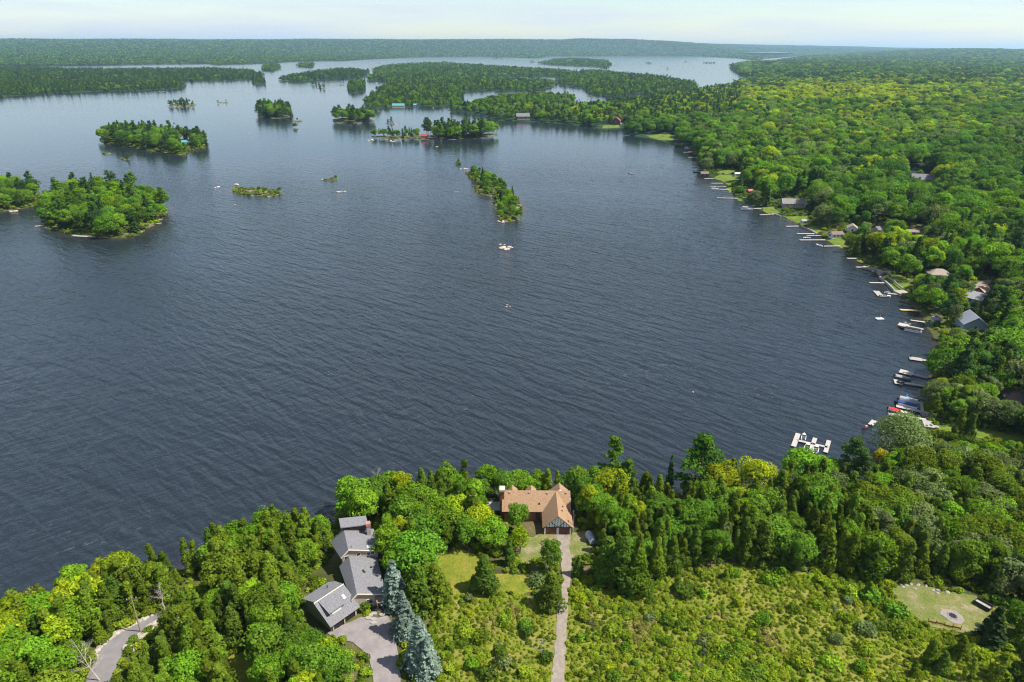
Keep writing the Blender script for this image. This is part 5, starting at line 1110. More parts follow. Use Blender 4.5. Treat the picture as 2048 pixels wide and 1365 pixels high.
def runabout(u, v, hv, L, W, label, hm=M_white, cover=None, seat=M_greycanvas, name='runabout', stripe=None):
    loc, rz = boat_at(u, v, hv); t = thing(name, loc, rz, label, 'boat'); V, Fs = hull_mesh(L, W, .62); h = B(); h.add(V, Fs); lp(h, 'hull', hm, t)
    d = B(); d.add([(L * .12, -W * .42, .66), (L * .12, W * .42, .66), (L * .33, W * .3, .7), (L * .46, 0.06, .75), (L * .46, -.06, .75), (L * .33, -W * .3, .7)], [(0, 1, 2, 3, 4, 5)]); d.add([(L * .12, -W * .42, .5), (L * .12, W * .42, .5), (L * .12, W * .42, .66), (L * .12, -W * .42, .66)], [(0, 1, 2, 3)]); lp(d, 'foredeck', hm, t)
    ws = B(); ws.slab([(L * .1, -W * .4, .7), (L * .1, W * .4, .7), (L * .02, W * .36, 1.15), (L * .02, -W * .36, 1.15)], .04); lp(ws, 'windshield', M_glass, t)
    for x_ in (-L * .08, -L * .3): s = B(); s.box(x_ - .3, x_ + .2, -W * .33, W * .33, .22, .55); s.box(x_ - .38, x_ - .28, -W * .33, W * .33, .22, .85); lp(s, 'seat', seat, t)
    if cover: c = B(); c.prism([(-W * .46, .64), (W * .46, .64), (W * .25, 1.0), (-W * .25, 1.0)], 'x', -L * .44, L * .12); lp(c, 'cover', cover, t)
    motor(t, L); return t
def rowboat(u, v, hv, L, W, label, hm=M_alu):
    loc, rz = boat_at(u, v, hv); t = thing('fishing_boat', loc, rz, label, 'boat'); V, Fs = hull_mesh(L, W, .5); h = B(); h.add(V, Fs); lp(h, 'hull', hm, t)
    for x_ in (-L * .3, 0, L * .22): lp(B().box(x_ - .15, x_ + .15, -W * .36, W * .36, .34, .4), 'bench', M_dock, t)
    motor(t, L); return t
def pontoon(u, v, hv, L, W, label, canopy=M_greycanvas, full=True):
    loc, rz = boat_at(u, v, hv); t = thing('pontoon_boat', loc, rz, label, 'boat')
    for s in (-1, 1): b = B(); b.tube([(-L / 2, s * W * .36, .12), (L * .38, s * W * .36, .12), (L / 2, s * W * .36, .3)], [.32, .32, .06], 8); lp(b, 'float_tube', M_alu, t)
    lp(B().box(-L / 2 + .1, L / 2 - .3, -W / 2, W / 2, .42, .52), 'deck', M_greycanvas, t); r = B()
    for s in (-1, 1): r.box(-L / 2 + .3, L / 2 - .5, s * (W / 2 - .06) - .04, s * (W / 2 - .06) + .04, .55, 1.12)
    r.box(L / 2 - .54, L / 2 - .46, -W / 2 + .1, W / 2 - .1, .55, 1.12); lp(r, 'railing', M_white, t)
    for x_ in (-L * .32, L * .25): lp(B().box(x_ - .5, x_ + .5, W * .14, W * .4, .52, .95), 'seat', M_white, t)
    c = B(); n = 6; l0, l1 = (-L * .46, L * .42) if full else (-L * .35, L * .1)
    pts = [(W * .47 * math.cos(math.pi * i / n), 1.15 + (.75 if full else .95) * math.sin(math.pi * i / n) ** .8 * (.7 if full else .35) + (0 if full else 1.0)) for i in range(n + 1)]
    c.prism(pts, 'x', l0, l1); lp(c, 'canopy', canopy, t)
    if not full:
        for x_ in (l0 + .1, l1 - .1):
            for s in (-1, 1): lp(B().box(x_ - .03, x_ + .03, s * W * .44 - .03, s * W * .44 + .03, .5, 2.2), 'canopy_pole', M_alu, t)
    motor(t, L); return t
def jetski(u, v, hv, label, m=M_black):
    loc, rz = boat_at(u, v, hv); t = thing('jet_ski', loc, rz, label, 'jet ski'); V, Fs = hull_mesh(3.0, 1.1, .45); h = B(); h.add(V, Fs); lp(h, 'hull', m, t)
    lp(B().box(-1.1, .3, -.24, .24, .3, .82), 'saddle', M_greycanvas, t); b = B(); b.prism([(.2, .4), (1.2, .5), (.55, 1.0), (.2, .95)], 'y', -.3, .3); lp(b, 'cowl', m, t); b = B(); b.tube([(.35, -.42, 1.05), (.35, .42, 1.05)], .04, 5); lp(b, 'handlebar', M_black, t); return t
runabout(1607.5, 874, (1609, 866), 4.6, 1.5, 'white open boat pointing out beside the left finger dock', cover=None)
runabout(1615, 894, (1617, 886), 4.8, 1.8, 'white boat with round dark cockpit left of the middle finger', seat=M_black, cover=None)
runabout(1632, 898, (1634, 890), 5.0, 1.8, 'white runabout with grey seats right of the middle finger', cover=None)
pontoon(1817, 803, (1832, 806.5), 6.2, 2.5, 'pontoon boat under a grey cover at the white dock')
pontoon(1815.5, 812, (1832, 816), 6.6, 2.5, 'pontoon boat under a navy blue cover', M_navy)
runabout(1797, 823, (1812, 827), 6.4, 2.2, 'white runabout with a red cockpit cover', cover=M_red)
jetski(1786, 818, (1780, 813), 'black jet ski at the outer end of the pale gangway')
jetski(1796, 806, (1790, 803), 'black jet ski tied beside the blue covered pontoon')
jetski(1730, 855, (1724, 858), 'dark jet ski with pale cowl left of the willow', mat('maroon_gel', (.12, .02, .03), .3, .1))
runabout(1806, 755.5, (1818, 758), 5.6, 2.1, 'boat under a grey canopy between two long docks', M_greycanvas, M_greycanvas)
runabout(1771, 592.5, (1781, 592.5), 5.6, 2.2, 'white boat tied to the grey floating platform')
jetski(1775, 585, (1781, 585), 'white jet ski behind the grey floating platform', M_white)
pontoon(1826, 661.5, (1842, 664.5), 7.0, 2.5, 'dark canopied pontoon at the crowded dock', M_black)
jetski(1811, 647, (1806, 644), 'white and black jet ski at the crowded dock, outer one', M_white)
jetski(1818, 648.5, (1813, 645.5), 'black jet ski at the crowded dock, inner one')
runabout(1808, 657, (1802, 655), 4.6, 1.9, 'small dark boat at the outer end of the crowded dock', M_black)
rowboat(1614, 475.3, (1620, 475.3), 5.0, 1.8, 'small white boat moored between docks by the white boathouse', M_white)
runabout(1639, 491, (1634, 489.5), 5.5, 2.1, 'white boat at the raft end below the white boathouse')
pontoon(1493, 419, (1506, 419.5), 9.5, 3, 'white pontoon boat moored off the far shore dock', M_greycanvas, False)
runabout(1382, 303.5, (1377, 303.5), 7, 2.6, 'boat with a red cover on the far shore', cover=M_red)
runabout(1357, 289, (1351, 289), 7.5, 2.6, 'white boat moored near the bend of the far shore')
pontoon(1375, 296.5, (1382, 297), 7.5, 2.8, 'pontoon boat near the bend of the far shore', M_greycanvas, False)
runabout(1256, 271, (1250, 271), 9, 3, 'white boat moored left of the far shore lawn')
rowboat(1394, 345, (1402, 346), 8, 2.4, 'dark skiff moored beside the dark boathouse', M_black)
rowboat(1262, 347, (1270, 348.5), 6.5, 2.2, 'white boat alone in the open bay', M_white)
runabout(349, 246.2, (356, 245.2), 7, 2.6, 'speedboat trailing white wake behind the long wooded island')
runabout(1434, 374.6, (1424, 374.6), 7, 2.4, 'white boat at the middle of the three docks')
runabout(1430, 377.5, (1424, 377), 6.5, 2.4, 'white boat at the tip of the lowest of three docks')
t = thing('swim_raft', tuple(P(1759, 639, 0)), .1, 'small white swim raft with a yellow mast floating in the bay', 'raft')
lp(B().box(-1.7, 1.7, -1, 1, .1, .45), 'deck', M_white, t); lp(B().box(-1.6, 1.6, -.9, -.4, -.2, .1), 'float', M_greycanvas, t); lp(B().box(-1.6, 1.6, .4, .9, -.2, .1), 'float', M_greycanvas, t); lp(B().box(-.05, .05, -.05, .05, .45, 2.2), 'mast', M_yellow, t)
t = thing('inflatable_tube', tuple(P(1801, 765.5, .45)), 0, 'dark round inflatable tube on the pale dock', 'tube'); tt = B(); tt.tube([(.95 * math.cos(a), .95 * math.sin(a), .35) for a in np.linspace(0, 6.2832, 15)], .33, 6, False); lp(tt, 'ring', M_black, t); lp(B().box(-.7, .7, -.7, .7, .2, .3), 'floor', M_greycanvas, t)
for (u, v, lab) in ((1815, 795.5, 'bright blue deck chair on the white dock'), (1823, 714.5, 'dark chair on the square end of the farthest platform dock')):
    q = P(u, v, .47); t = thing('deck_chair', tuple(q), .4, lab, 'chair'); m_ = mat('blue_sling', (.02, .22, .55), .6, .1) if 'blue' in lab else M_black
    lp(B().box(-.35, .35, -.3, .4, .35, .43), 'seat', m_, t); lp(B().box(-.35, .35, .4, .5, .35, 1.05), 'backrest', m_, t)
    for sx in (-.3, .3):
        for sy in (-.25, .4): lp(B().box(sx - .03, sx + .03, sy - .03, sy + .03, 0, .35), 'leg', M_alu, t)
def canoe(u, v, hv, label, m, z=.5, L=4.6):
    loc, rz = boat_at(u, v, hv, z); t = thing('canoe', loc, rz, label, 'canoe'); b = B(); V, Fs = [], []
    n = 9
    for i in range(n):
        tt = -1 + 2 * i / (n - 1); w = .42 * (1 - tt * tt) + .02; h = .34 + .16 * tt * tt; V += [(tt * L / 2, -w, h), (tt * L / 2, -w * .6, .02), (tt * L / 2, w * .6, .02), (tt * L / 2, w, h), (tt * L / 2, w * .5, .08), (tt * L / 2, -w * .5, .08)]
    for i in range(n - 1):
        for j in range(6): Fs.append((i * 6 + j, i * 6 + (j + 1) % 6, i * 6 + 6 + (j + 1) % 6, i * 6 + 6 + j))
    b.add(V, Fs); lp(b, 'hull', m, t)
    for x_ in (-.9, .9): lp(B().box(x_ - .1, x_ + .1, -.3, .3, .26, .3), 'seat', M_dock, t)
M_or = mat('orange_gelcoat', (.62, .17, .03), .4, .1)
canoe(1547, 428.3, (1556, 428), 'orange canoe on the dock of the long lodge', M_or, .5, 6)
canoe(1652, 474.5, (1662, 474), 'orange canoe pulled up beside the white boathouse', M_or, 1.2, 6)
canoe(1432, 350.5, (1438, 350), 'tan canoe pulled up on the far lawn', M_docky, 1.5, 6)

# ------------------------------------------------------------------ stone, walls and small things
def boulder_mesh(seed, m):
    rng = np.random.default_rng(seed); n, k = 9, 6; V = [(0, 0, .55)]
    for j in range(1, k):
        for i in range(n):
            a = 6.2832 * i / n + .3 * j; e = math.pi / 2 - math.pi * .62 * j / (k - 1); r = rng.uniform(.82, 1.12); V.append((math.cos(a) * math.cos(e) * r, math.sin(a) * math.cos(e) * r, .55 * math.sin(e) * rng.uniform(.8, 1.15)))
    Fs = [(0, 1 + i, 1 + (i + 1) % n) for i in range(n)]
    for j in range(k - 2):
        for i in range(n): a, b = 1 + j * n + i, 1 + j * n + (i + 1) % n; Fs.append((a, a + n, b + n, b))
    return mesh_np('boulder', V, Fs, [m])
BM = {m.name: [boulder_mesh(s, m) for s in range(5)] for m in (M_rock, M_pale_rock, M_greyrock)}
brn = random.Random(8)
def boulder(x, y, z, s, m, label, group=None, name='boulder', flat=1.0, parent=None):
    o = bpy.data.objects.new(name, brn.choice(BM[m.name])); link(o, parent); o.location = (x, y, z); o.rotation_euler = (0, 0, brn.uniform(0, 6.28)); o.scale = (s * brn.uniform(.85, 1.25), s * brn.uniform(.7, 1.1), s * flat * brn.uniform(.8, 1.2))
    if parent is None: tag(o, label, 'rock', group)
    return o
def line_boulders(pts, n, jit, smin, smax, m, label, group):
    w = np.array([P(u, v, GR)[:2] for u, v in pts]); seg = np.linalg.norm(np.diff(w, axis=0), axis=1); cum = np.concatenate([[0], np.cumsum(seg)])
    for k in range(n):
        t = cum[-1] * (k + .5) / n; x = np.interp(t, cum, w[:, 0]) + brn.uniform(-jit, jit); y = np.interp(t, cum, w[:, 1]) + brn.uniform(-jit, jit); boulder(x, y, H1(x, y) + .12, brn.uniform(smin, smax), m, label + ', ' + ORD(k, 'first along it', 'along it'), group)
line_boulders([(186, 1325), (200, 1290), (236, 1262), (268, 1244), (300, 1226)], 42, .3, .35, .75, M_pale_rock, 'pale boulder in the row lining the left side of the paved lane', 'pale boulders on the left side of the paved lane')
line_boulders([(252, 1300), (268, 1282), (295, 1263), (325, 1245), (350, 1230), (372, 1215)], 34, 1.1, .5, 1.1, M_pale_rock, 'pale boulder in the bank on the right side of the paved lane', 'pale boulders on the right side of the paved lane')
line_boulders([(1800, 1170), (1840, 1174), (1870, 1182), (1895, 1190)], 13, .8, .25, .5, M_greyrock, 'grey rock along the far edge of the fire pit clearing', 'rocks along the fire pit clearing')
def shoal(u, v, n, spread, smin, smax, label, m=M_rock, asp=.5):
    c = P(u, v, 0)
    for k in range(n):
        a = brn.uniform(0, 6.28); r = spread * math.sqrt(brn.random()); boulder(c[0] + r * math.cos(a), c[1] + r * asp * 2 * math.sin(a), brn.uniform(-.1, .15), brn.uniform(smin, smax), m, label if n == 1 else 'rock of the ' + label + ', ' + ORD(k, 'first', 'one'), None if n == 1 else 'rocks of the ' + label, 'shoal_rock', .7)
shoal(1013, 497, 12, 4.0, .7, 2.0, 'pale pink shoal in the open bay below the middle island')
shoal(1003, 490, 3, 2.0, .5, .9, 'upper spur of the pink shoal')
shoal(1015, 612, 4, 2.2, .35, .6, 'barely awash shoal in the middle of the bay')
shoal(1000, 444, 5, 3.0, .7, 1.5, 'pink shore at the near tip of the middle island')
shoal(905, 384, 4, 4.5, .5, .9, 'dark reef left of the middle island', M_greyrock)
shoal(930, 338, 5, 4.5, .9, 1.8, 'pale rocks at the far tip of the middle island')
shoal(683, 384, 4, 3.0, .9, 1.6, 'low rock reef below the tiny islet')
shoal(438, 375, 3, 3.5, 1.0, 1.9, 'low rocks left of the grassy islet')
shoal(473, 370, 1, 0, 2.4, 2.6, 'flat pink rock above the grassy islet')
shoal(738, 281, 3, 4.5, 1.8, 3.0, 'pale rocks at the left tip of the thin island')
shoal(784, 283, 3, 4.5, 1.4, 2.2, 'flat rocks below the thin island')
shoal(872, 294, 3, 4.0, 1.2, 1.8, 'dark rocks in open water below the thin island', M_greyrock)
shoal(1386, 785, 1, 0, .5, .55, 'lone dark rock breaking the surface of the near bay', M_greyrock)
shoal(645, 360, 1, 0, 1.6, 1.7, 'small dark rock left of the tiny islet', M_greyrock)
shoal(500, 268, 8, 18, .8, 1.4, 'scattered reef of dark rocks right of the long wooded island', M_greyrock, .2)
shoal(470, 410, 1, 0, .9, 1.0, 'small dark rock below the grassy islet', M_greyrock)
shoal(360, 214, 5, 14, 2.5, 4.5, 'pale granite apron of the low rocky islet', M_rock, .15)
shoal(800, 249, 4, 9, 1.5, 2.4, 'reef right of the small wooded islet', M_rock, .15)
shoal(1225, 257, 4, 12, 1.5, 2.5, 'stony front of the red roofed lodge', M_pale_rock, .15)
shoal(265, 468, 4, 4.5, .9, 1.6, 'pink rocks on the front of the near left island', M_rock, .3)
shoal(25, 423, 3, 3.5, .9, 1.6, 'pink rocks on the island cut by the left edge', M_rock, .3)
shoal(1880, 695, 6, 4.5, .4, .9, 'brown stones in the shallows below the silvery tree', M_rock, .5)
shoal(1750, 548, 8, 5, .4, .9, 'brown stones in the shallows by the concrete block', M_rock, .6)
def wall_run(pts, z0, z1, th, m, name, label, cat='wall', blk=1.6):
    w = [P(u, v, z1 - .1) for u, v in pts]; t = thing(name, (w[0][0], w[0][1], 0), 0, label, cat); L = Vector(t.location)
    for a, b in zip(w[:-1], w[1:]):
        a, b = Vector(a[:2]), Vector(b[:2]); d = (b - a); n = max(1, int(d.length / blk)); dn = d.normalized(); nn = Vector((-dn.y, dn.x)) * th / 2
        for i in range(n):
            p, q = a + d * (i / n) + dn * .03, a + d * ((i + 1) / n) - dn * .03; zt = z1 + brn.uniform(-.06, .06)
            V = [p - nn, q - nn, q + nn, p + nn]; s = B(); s.add([(v.x - L.x, v.y - L.y, z0) for v in V] + [(v.x - L.x, v.y - L.y, zt) for v in V], [(0, 3, 2, 1), (4, 5, 6, 7), (0, 1, 5, 4), (1, 2, 6, 5), (2, 3, 7, 6), (3, 0, 4, 7)]); lp(s, 'stone_block', m, t)
    return t
wall_run([(1759, 553), (1772, 563), (1790, 581)], -.6, 1.3, .6, M_concrete, 'seawall', 'grey seawall along the lawn with the white dock')
wall_run([(1775, 552), (1788, 562), (1806, 577)], 1.2, 1.9, .4, M_concrete, 'garden_wall', 'pale stone path edge crossing the seawall lawn')
wall_run([(1603, 452), (1622, 460), (1634, 467)], -.6, 1.2, .9, M_greyrock, 'seawall', 'dark stone seawall left of the white boathouse')
wall_run([(1843, 806), (1846, 824)], -.6, 1.5, .8, M_concrete, 'seawall', 'concrete seawall at the covered pontoons')
wall_run([(1846, 824), (1870, 828), (1892, 822)], -.6, 1.8, .8, M_greyrock, 'seawall', 'grey stone retaining wall behind the covered pontoons')
wall_run([(1550, 428), (1562, 432)], -.5, 1.0, .8, M_greyrock, 'seawall', 'short dark seawall at the lodge dock')
t = thing('concrete_crib', tuple(P(1769, 548, .3)), -.1, 'concrete boat crib block on the dark stone shore', 'crib'); lp(B().box(-3.4, 3.4, -2.4, 2.4, -1, 1.6), 'block', M_concrete, t); lp(B().box(-3.1, 3.1, -2.1, 2.1, 1.6, 1.75), 'top_slab', M_dockw, t)
t = thing('stone_ramp', tuple(P(1742, 538, .6)), -.75, 'dark sloping stone boat ramp beside the short dock', 'ramp')
for k in range(5): lp(B().box(-4.5 + k * 1.8, -2.8 + k * 1.8, -1.6, 1.6, -1, .5 + .05 * (k % 2)), 'stone_slab', M_greyrock, t)
q = P(1861, 850, .9); t = thing('concrete_pad', tuple(q), -.35, 'pale concrete patio pad at the shore end of the long white dock', 'patio')
for i in range(2):
    for j in range(2): lp(B().box(-2.2 + i * 2.2 + .03, i * 2.2 - .03, -2.4 + j * 2.4 + .03, j * 2.4 - .03, -1.2, .25), 'slab', M_concrete, t)
q = P(1803, 585, .9); t = thing('stone_terrace', tuple(q), .2, 'pale flagstone terrace at the end of the seawall', 'terrace')
for i in range(3):
    for j in range(3): lp(B().box(-3 + i * 2 + .04, -1 + i * 2 - .04, -2.4 + j * 1.6 + .03, -.8 + j * 1.6 - .03, -1.4, .3 + brn.uniform(0, .06)), 'flagstone', M_pale_rock, t)
t = thing('play_hut', tuple(P(1870, 648, .8)), .05, 'yellow and teal play hut with blue grey roof beside the slim dock', 'play hut')
lp(B().box(-1.6, 1.6, -1.2, 1.2, -.8, 1.2), 'lower_wall', M_teal2, t); lp(B().box(-1.6, 1.6, -1.2, 1.2, 1.2, 2.3), 'upper_wall', M_yellow, t); window(t, -.9, .9, 1.45, 2.05, -1.2)
r = B(); r.slab([(-2.1, -1.7, 2.35), (2.1, -1.7, 2.35), (2.1, 1.6, 3.0), (-2.1, 1.6, 3.0)], .15); lp(r, 'roof', M_bluegrey, t); b = B(); b.tube([(-1.9, -1.5, -.8), (-1.9, -1.5, 4.6)], .06, 5); fl_ = lp(b, 'flagpole', M_greycanvas, t); lp(B().box(-1.85, -.8, -1.52, -1.48, 3.9, 4.5), 'flag', M_red, fl_)
# flower bed on the seawall lawn
V_, F_, T_ = shrub(160, 1.1, 4.2, 20, 60, .25); o = bpy.data.objects.new('flower_bed', mesh_np('flower_bed', V_, F_, [LEAF['yellow']], tone=T_)); link(o); o.location = G(1822, 577); tag(o, 'bright yellow flowering shrub at the corner of the seawall lawn', 'shrub')
# lake patio at lower left
q = G(389, 1152); t = thing('lake_patio', tuple(q), .5, 'small grey stone patio at the shore below the left wood', 'patio')
for i in range(2): lp(B().box(-2.0 + i * 2.6, .2 + i * 2.6, -1.3, 1.3, -.5, .3), 'slab', M_concrete if i else M_greyrock, t)
# utility poles
def util_pole(x, y, h, label, rz=0.3):
    z = H1(x, y); t = thing('utility_pole', (x, y, z), rz, label, 'pole'); b = B(); b.tube([(0, 0, -.6), (0, 0, h)], [.16, .1], 8); lp(b, 'post', mat('pole_wood', (.25, .21, .13), .9, .2), t); ca = lp(B().box(-1.0, 1.0, -.06, .06, h - .7, h - .55), 'crossarm', M_log, t)
    for x_ in (-.85, 0, .85): lp(B().box(x_ - .05, x_ + .05, -.05, .05, h - .55, h - .35), 'insulator', M_white, ca)
util_pole(-75.5, 104.4, 9.3, 'leaning looking wooden utility pole beside the paved lane')
q = G(1995, 720); util_pole(q[0], q[1], 8.5, 'pale utility pole among the cottages at right', .8)
# silver tarped trailer by the garage
q = P(1182, 1082, 4.6); t = thing('tarped_trailer', (q[0], q[1], H1(q[0], q[1]) + .13), 1.85, 'small trailer under a silver blue tarp beside the brown roofed garage', 'trailer')
b = B(); b.prism([(-1.0, .4), (1.0, .4), (.95, 1.0), (.35, 1.75), (-.3, 1.65), (-.95, .9)], 'x', -1.7, 1.7); lp(b, 'tarp', M_tarp, t); lp(B().box(-1.6, 1.6, -.9, .9, .25, .45), 'bed', M_dark, t)
for s in (-1, 1): b = B(); b.tube([(-.3, s * 1.0 - .1, .32), (-.3, s * 1.0 + .1, .32)], .32, 10); w_ = lp(b, 'wheel', M_black, t)
b = B(); b.tube([(1.6, 0, .35), (2.7, 0, .3)], .06, 5); lp(b, 'tow_bar', M_dark, t)
# utility trailer and fire pit in the clearing
q = P(1966, 1213, 4.6); t = thing('utility_trailer', (q[0], q[1], H1(q[0], q[1]) + .15), -.95, 'open box utility trailer parked in the fire pit clearing', 'trailer')
lp(B().box(-1.5, 1.5, -.8, .8, .42, .5), 'floor', M_concrete, t)
for s in (-1, 1): lp(B().box(-1.55, 1.55, s * .8 - .04, s * .8 + .04, .42, .95), 'side_board', M_dark, t); b = B(); b.tube([(0, s * .98 - .1, .3), (0, s * .98 + .1, .3)], .3, 10); lp(b, 'wheel', M_black, t)
lp(B().box(-1.58, -1.5, -.8, .8, .42, .95), 'end_board', M_dark, t); lp(B().box(1.5, 1.58, -.8, .8, .42, .95), 'end_board', M_dark, t); b = B(); b.tube([(1.55, 0, .4), (2.6, 0, .35)], .05, 5); lp(b, 'tow_bar', M_dark, t)
q = P(1905, 1233, 4.6); zf = H1(q[0], q[1]) + .15; t = thing('fire_pit', (q[0], q[1], zf), 0, 'ring of stones round dark ash in the middle of the clearing', 'fire pit')
lp(B().add([(0.75 * math.cos(a), .75 * math.sin(a), .06) for a in np.linspace(0, 6.2832, 11)[:-1]], [tuple(range(10))]), 'ash', M_black, t)
for k in range(11): a = 6.2832 * k / 11; boulder(.9 * math.cos(a), .9 * math.sin(a), .08, .2, M_greyrock, '', None, 'ring_stone', 1.0, t)
ringp = [(q[0] + 2.3 * math.cos(a) * brn.uniform(.75, 1.15), q[1] + 2.1 * math.sin(a) * brn.uniform(.85, 1.1)) for a in np.linspace(0, 6.2832, 20)[:-1]]
patch('gravel_ring', ringp, 1.2, .19, mat('ash_gravel', (.22, .19, .17), .9, .2, 1.5))
t = thing('orange_fence', tuple(P(1888, 1252, 4.7)), -.35, 'low strip of orange snow fence at the near edge of the clearing', 'fence')
for k in range(5): lp(B().box(-3 + k * 1.5 - .04, -3 + k * 1.5 + .04, -.04, .04, -.3, 1.0), 'stake', M_dark, t)
for k in range(4): lp(B().box(-3 + k * 1.5 + .05, -1.5 + k * 1.5 - .05, -.02, .02, .05 + .1 * (k % 2), .45 + .1 * (k % 2)), 'netting', M_orange, t)
# brush piles
def brush(u, v, n, L, label, m=dead_wood, spread=1.2):
    q = G(u, v); t = thing('brush_pile', tuple(q), 0, label, 'brush pile')
    for k in range(n):
        a = brn.uniform(0, 6.28); e = brn.uniform(-.1, .5); c = Vector((brn.uniform(-spread, spread), brn.uniform(-spread, spread), .25 + brn.random() * .5)); d = Vector((math.cos(a) * math.cos(e), math.sin(a) * math.cos(e), math.sin(e))) * L * brn.uniform(.4, .7)
        b = B(); b.tube([c - d, c + d], [.06, .03], 4); lp(b, 'branch', m, t)
brush(1188, 1246, 26, 1.6, 'reddish brown heap of cut branches right of the gravel drive', mat('cut_branches', (.3, .17, .12), .9, .3), .9)
brush(1452, 1112, 22, 2.6, 'grey tangle of fallen stems at the edge of the shore wood', dead_wood, 2.0)
brush(1612, 1141, 10, 3.0, 'grey fallen logs at the upper edge of the meadow', dead_wood, 1.2)
# bare trees
def bare(u, v, h, label, m=dead_wood, n=16, seed=1, lean=(0, 0)):
    q = G(u, v); t = thing('bare_tree', tuple(q), brn.uniform(0, 6), label, 'dead tree'); t.rotation_euler = (lean[0], lean[1], 0); b = limbs(seed, h, .12, n, .25, .34, 7, 1.0)
    k0 = 6 * 7; nv = 42; tr = B(); tr.v = b.v[:nv]; tr.f = [f for f in b.f if max(f) < nv]; lp(tr, 'trunk', m, t); br = B(); br.v = [x for x in b.v[nv:]]; br.f = [tuple(i - nv for i in f) for f in b.f if min(f) >= nv]; lp(br, 'branches', m, t)
bare(200, 1362, 11, 'pale dead tree leaning over the left edge of the paved lane', pale_bark, 20, 201, (0, -.25))
bare(262, 1195, 9, 'grey dead tree behind the utility pole', dead_wood, 18, 202)
bare(330, 1222, 8, 'pale bare tree on the bank right of the paved lane', pale_bark, 18, 203)
bare(1083, 1318, 6, 'small grey dead tree left of the gravel drive', dead_wood, 18, 204)
bare(1440, 1112, 10, 'white dead stem standing at the edge of the shore wood', pale_bark, 8, 205)
bare(1452, 1108, 9, 'second white dead stem at the edge of the shore wood', pale_bark, 8, 206)
bare(758, 985, 9, 'bare crowned grey tree on the shore above the grey house', dead_wood, 22, 207)
bare(1720, 1010, 9, 'grey bare bush like tree in front of the willow inlet', dead_wood, 24, 208)
bare(1985, 1085, 8, 'grey dead tree in the wood behind the clearing', dead_wood, 22, 209)
bare(1272, 1365, 5.5, 'thin dark dead stem standing in the meadow near the bottom edge', M_log, 5, 210)
bare(1875, 960, 9, 'grey bare tree right of the willow', dead_wood, 24, 211)
bare(1000, 1020, 8, 'bare grey tree against the lake behind the brown roof', dead_wood, 22, 212)
bare(1147, 1066, 7, 'thin leafless tree at the right corner of the garage', dead_wood, 10, 213)
bare(2010, 560, 10, 'grey bare tree at the right edge among the cottages', dead_wood, 24, 214)
# hedges
def hedge(pts, hgt, wid, leaf, label, zoff=2.0):
    w = np.array([P(u, v, zoff)[:2] for u, v in pts]); cen = []
    for a, b in zip(w[:-1], w[1:]):
        L = np.linalg.norm(b - a)
        for s_ in np.arange(0, L, .9):
            p = a + (b - a) * s_ / L
            for k in range(5): cen.append([p[0] + far_rng.uniform(-.5, .5) * wid, p[1] + far_rng.uniform(-.5, .5) * wid, H1(*p) + far_rng.uniform(.1, .95) * hgt])
    cen = np.array(cen); V, Fq, T = from_blobs(cen, np.full(len(cen), .75), 34, .34, far_rng, cen.mean(0) - [0, 0, 3], .5, 1.0, .5); c = np.array([cen[:, 0].mean(), cen[:, 1].mean(), cen[:, 2].min()])
    o = thing('hedge', tuple(c), 0, label, 'hedge'); k = bpy.data.objects.new('foliage', mesh_np('hedge', V - c, Fq, [LEAF[leaf]], tone=T)); link(k, o)
    st = B()
    for p in cen[::9]: st.tube([(p[0] - c[0], p[1] - c[1], H1(p[0], p[1]) - .2 - c[2]), (p[0] - c[0], p[1] - c[1], H1(p[0], p[1]) + hgt * .7 - c[2])], .06, 4)
    lp(st, 'stems', bark, o)
hedge([(1900, 842), (1950, 848), (2000, 858), (2075, 872)], 6.5, 5, 'maple_deep', 'tall dense dark hedge behind the long strip of lawn')
hedge([(1888, 876), (1930, 885), (1985, 899)], 2.2, 2.2, 'cedar_dark', 'clipped cedar hedge on the near side of the long strip of lawn')
hedge([(1990, 1205), (2030, 1214), (2080, 1224)], 1.6, 2.0, 'maple_mid', 'leafy green border along the far side of the small right lawn', 4.5)
# radio mast on the far hills
mq = P(66.5, 92, 40); t = thing('radio_mast', tuple(mq), .2, 'thin lattice radio mast on the far left horizon', 'mast')
mr_ = np.linalg.norm(mq[:2]); hh = 24 / FPX * mr_ * 1.0
for k in range(3): a = k * 2.094; b = B(); b.tube([(2.2 * math.cos(a), 2.2 * math.sin(a), -10), (.8 * math.cos(a), .8 * math.sin(a), hh)], .9, 4); lp(b, 'leg', M_greycanvas, t)
for k in range(12):
    z_ = hh * k / 12; r_ = 2.2 - 1.4 * k / 12; b = B(); b.tube([(r_ * math.cos(a), r_ * math.sin(a), z_) for a in (0, 2.094, 4.189, 6.283)], .35, 4); lp(b, 'brace', M_greycanvas, t)
# wakes
def foam_mat():
    m = bpy.data.materials.new('wake_foam'); N, L = nodes_of(m); b = N['Principled BSDF']; b.inputs['Base Color'].default_value = (.6, .64, .68, 1); b.inputs['Roughness'].default_value = .6
    tr = N.new('ShaderNodeBsdfTransparent'); mi = N.new('ShaderNodeMixShader'); n = N.new('ShaderNodeTexNoise'); n.inputs['Scale'].default_value = .35; n.inputs['Detail'].default_value = 4; r = N.new('ShaderNodeMapRange'); r.inputs['From Min'].default_value = .4; r.inputs['From Max'].default_value = .62; r.inputs['To Max'].default_value = .75
    g = N.new('ShaderNodeNewGeometry'); L.new(g.outputs['Position'], n.inputs['Vector']); L.new(n.outputs['Fac'], r.inputs['Value']); L.new(r.outputs[0], mi.inputs[0]); L.new(tr.outputs[0], mi.inputs[1]); L.new(b.outputs[0], mi.inputs[2]); L.new(mi.outputs[0], N['Material Output'].inputs['Surface']); return m
M_foam = foam_mat()
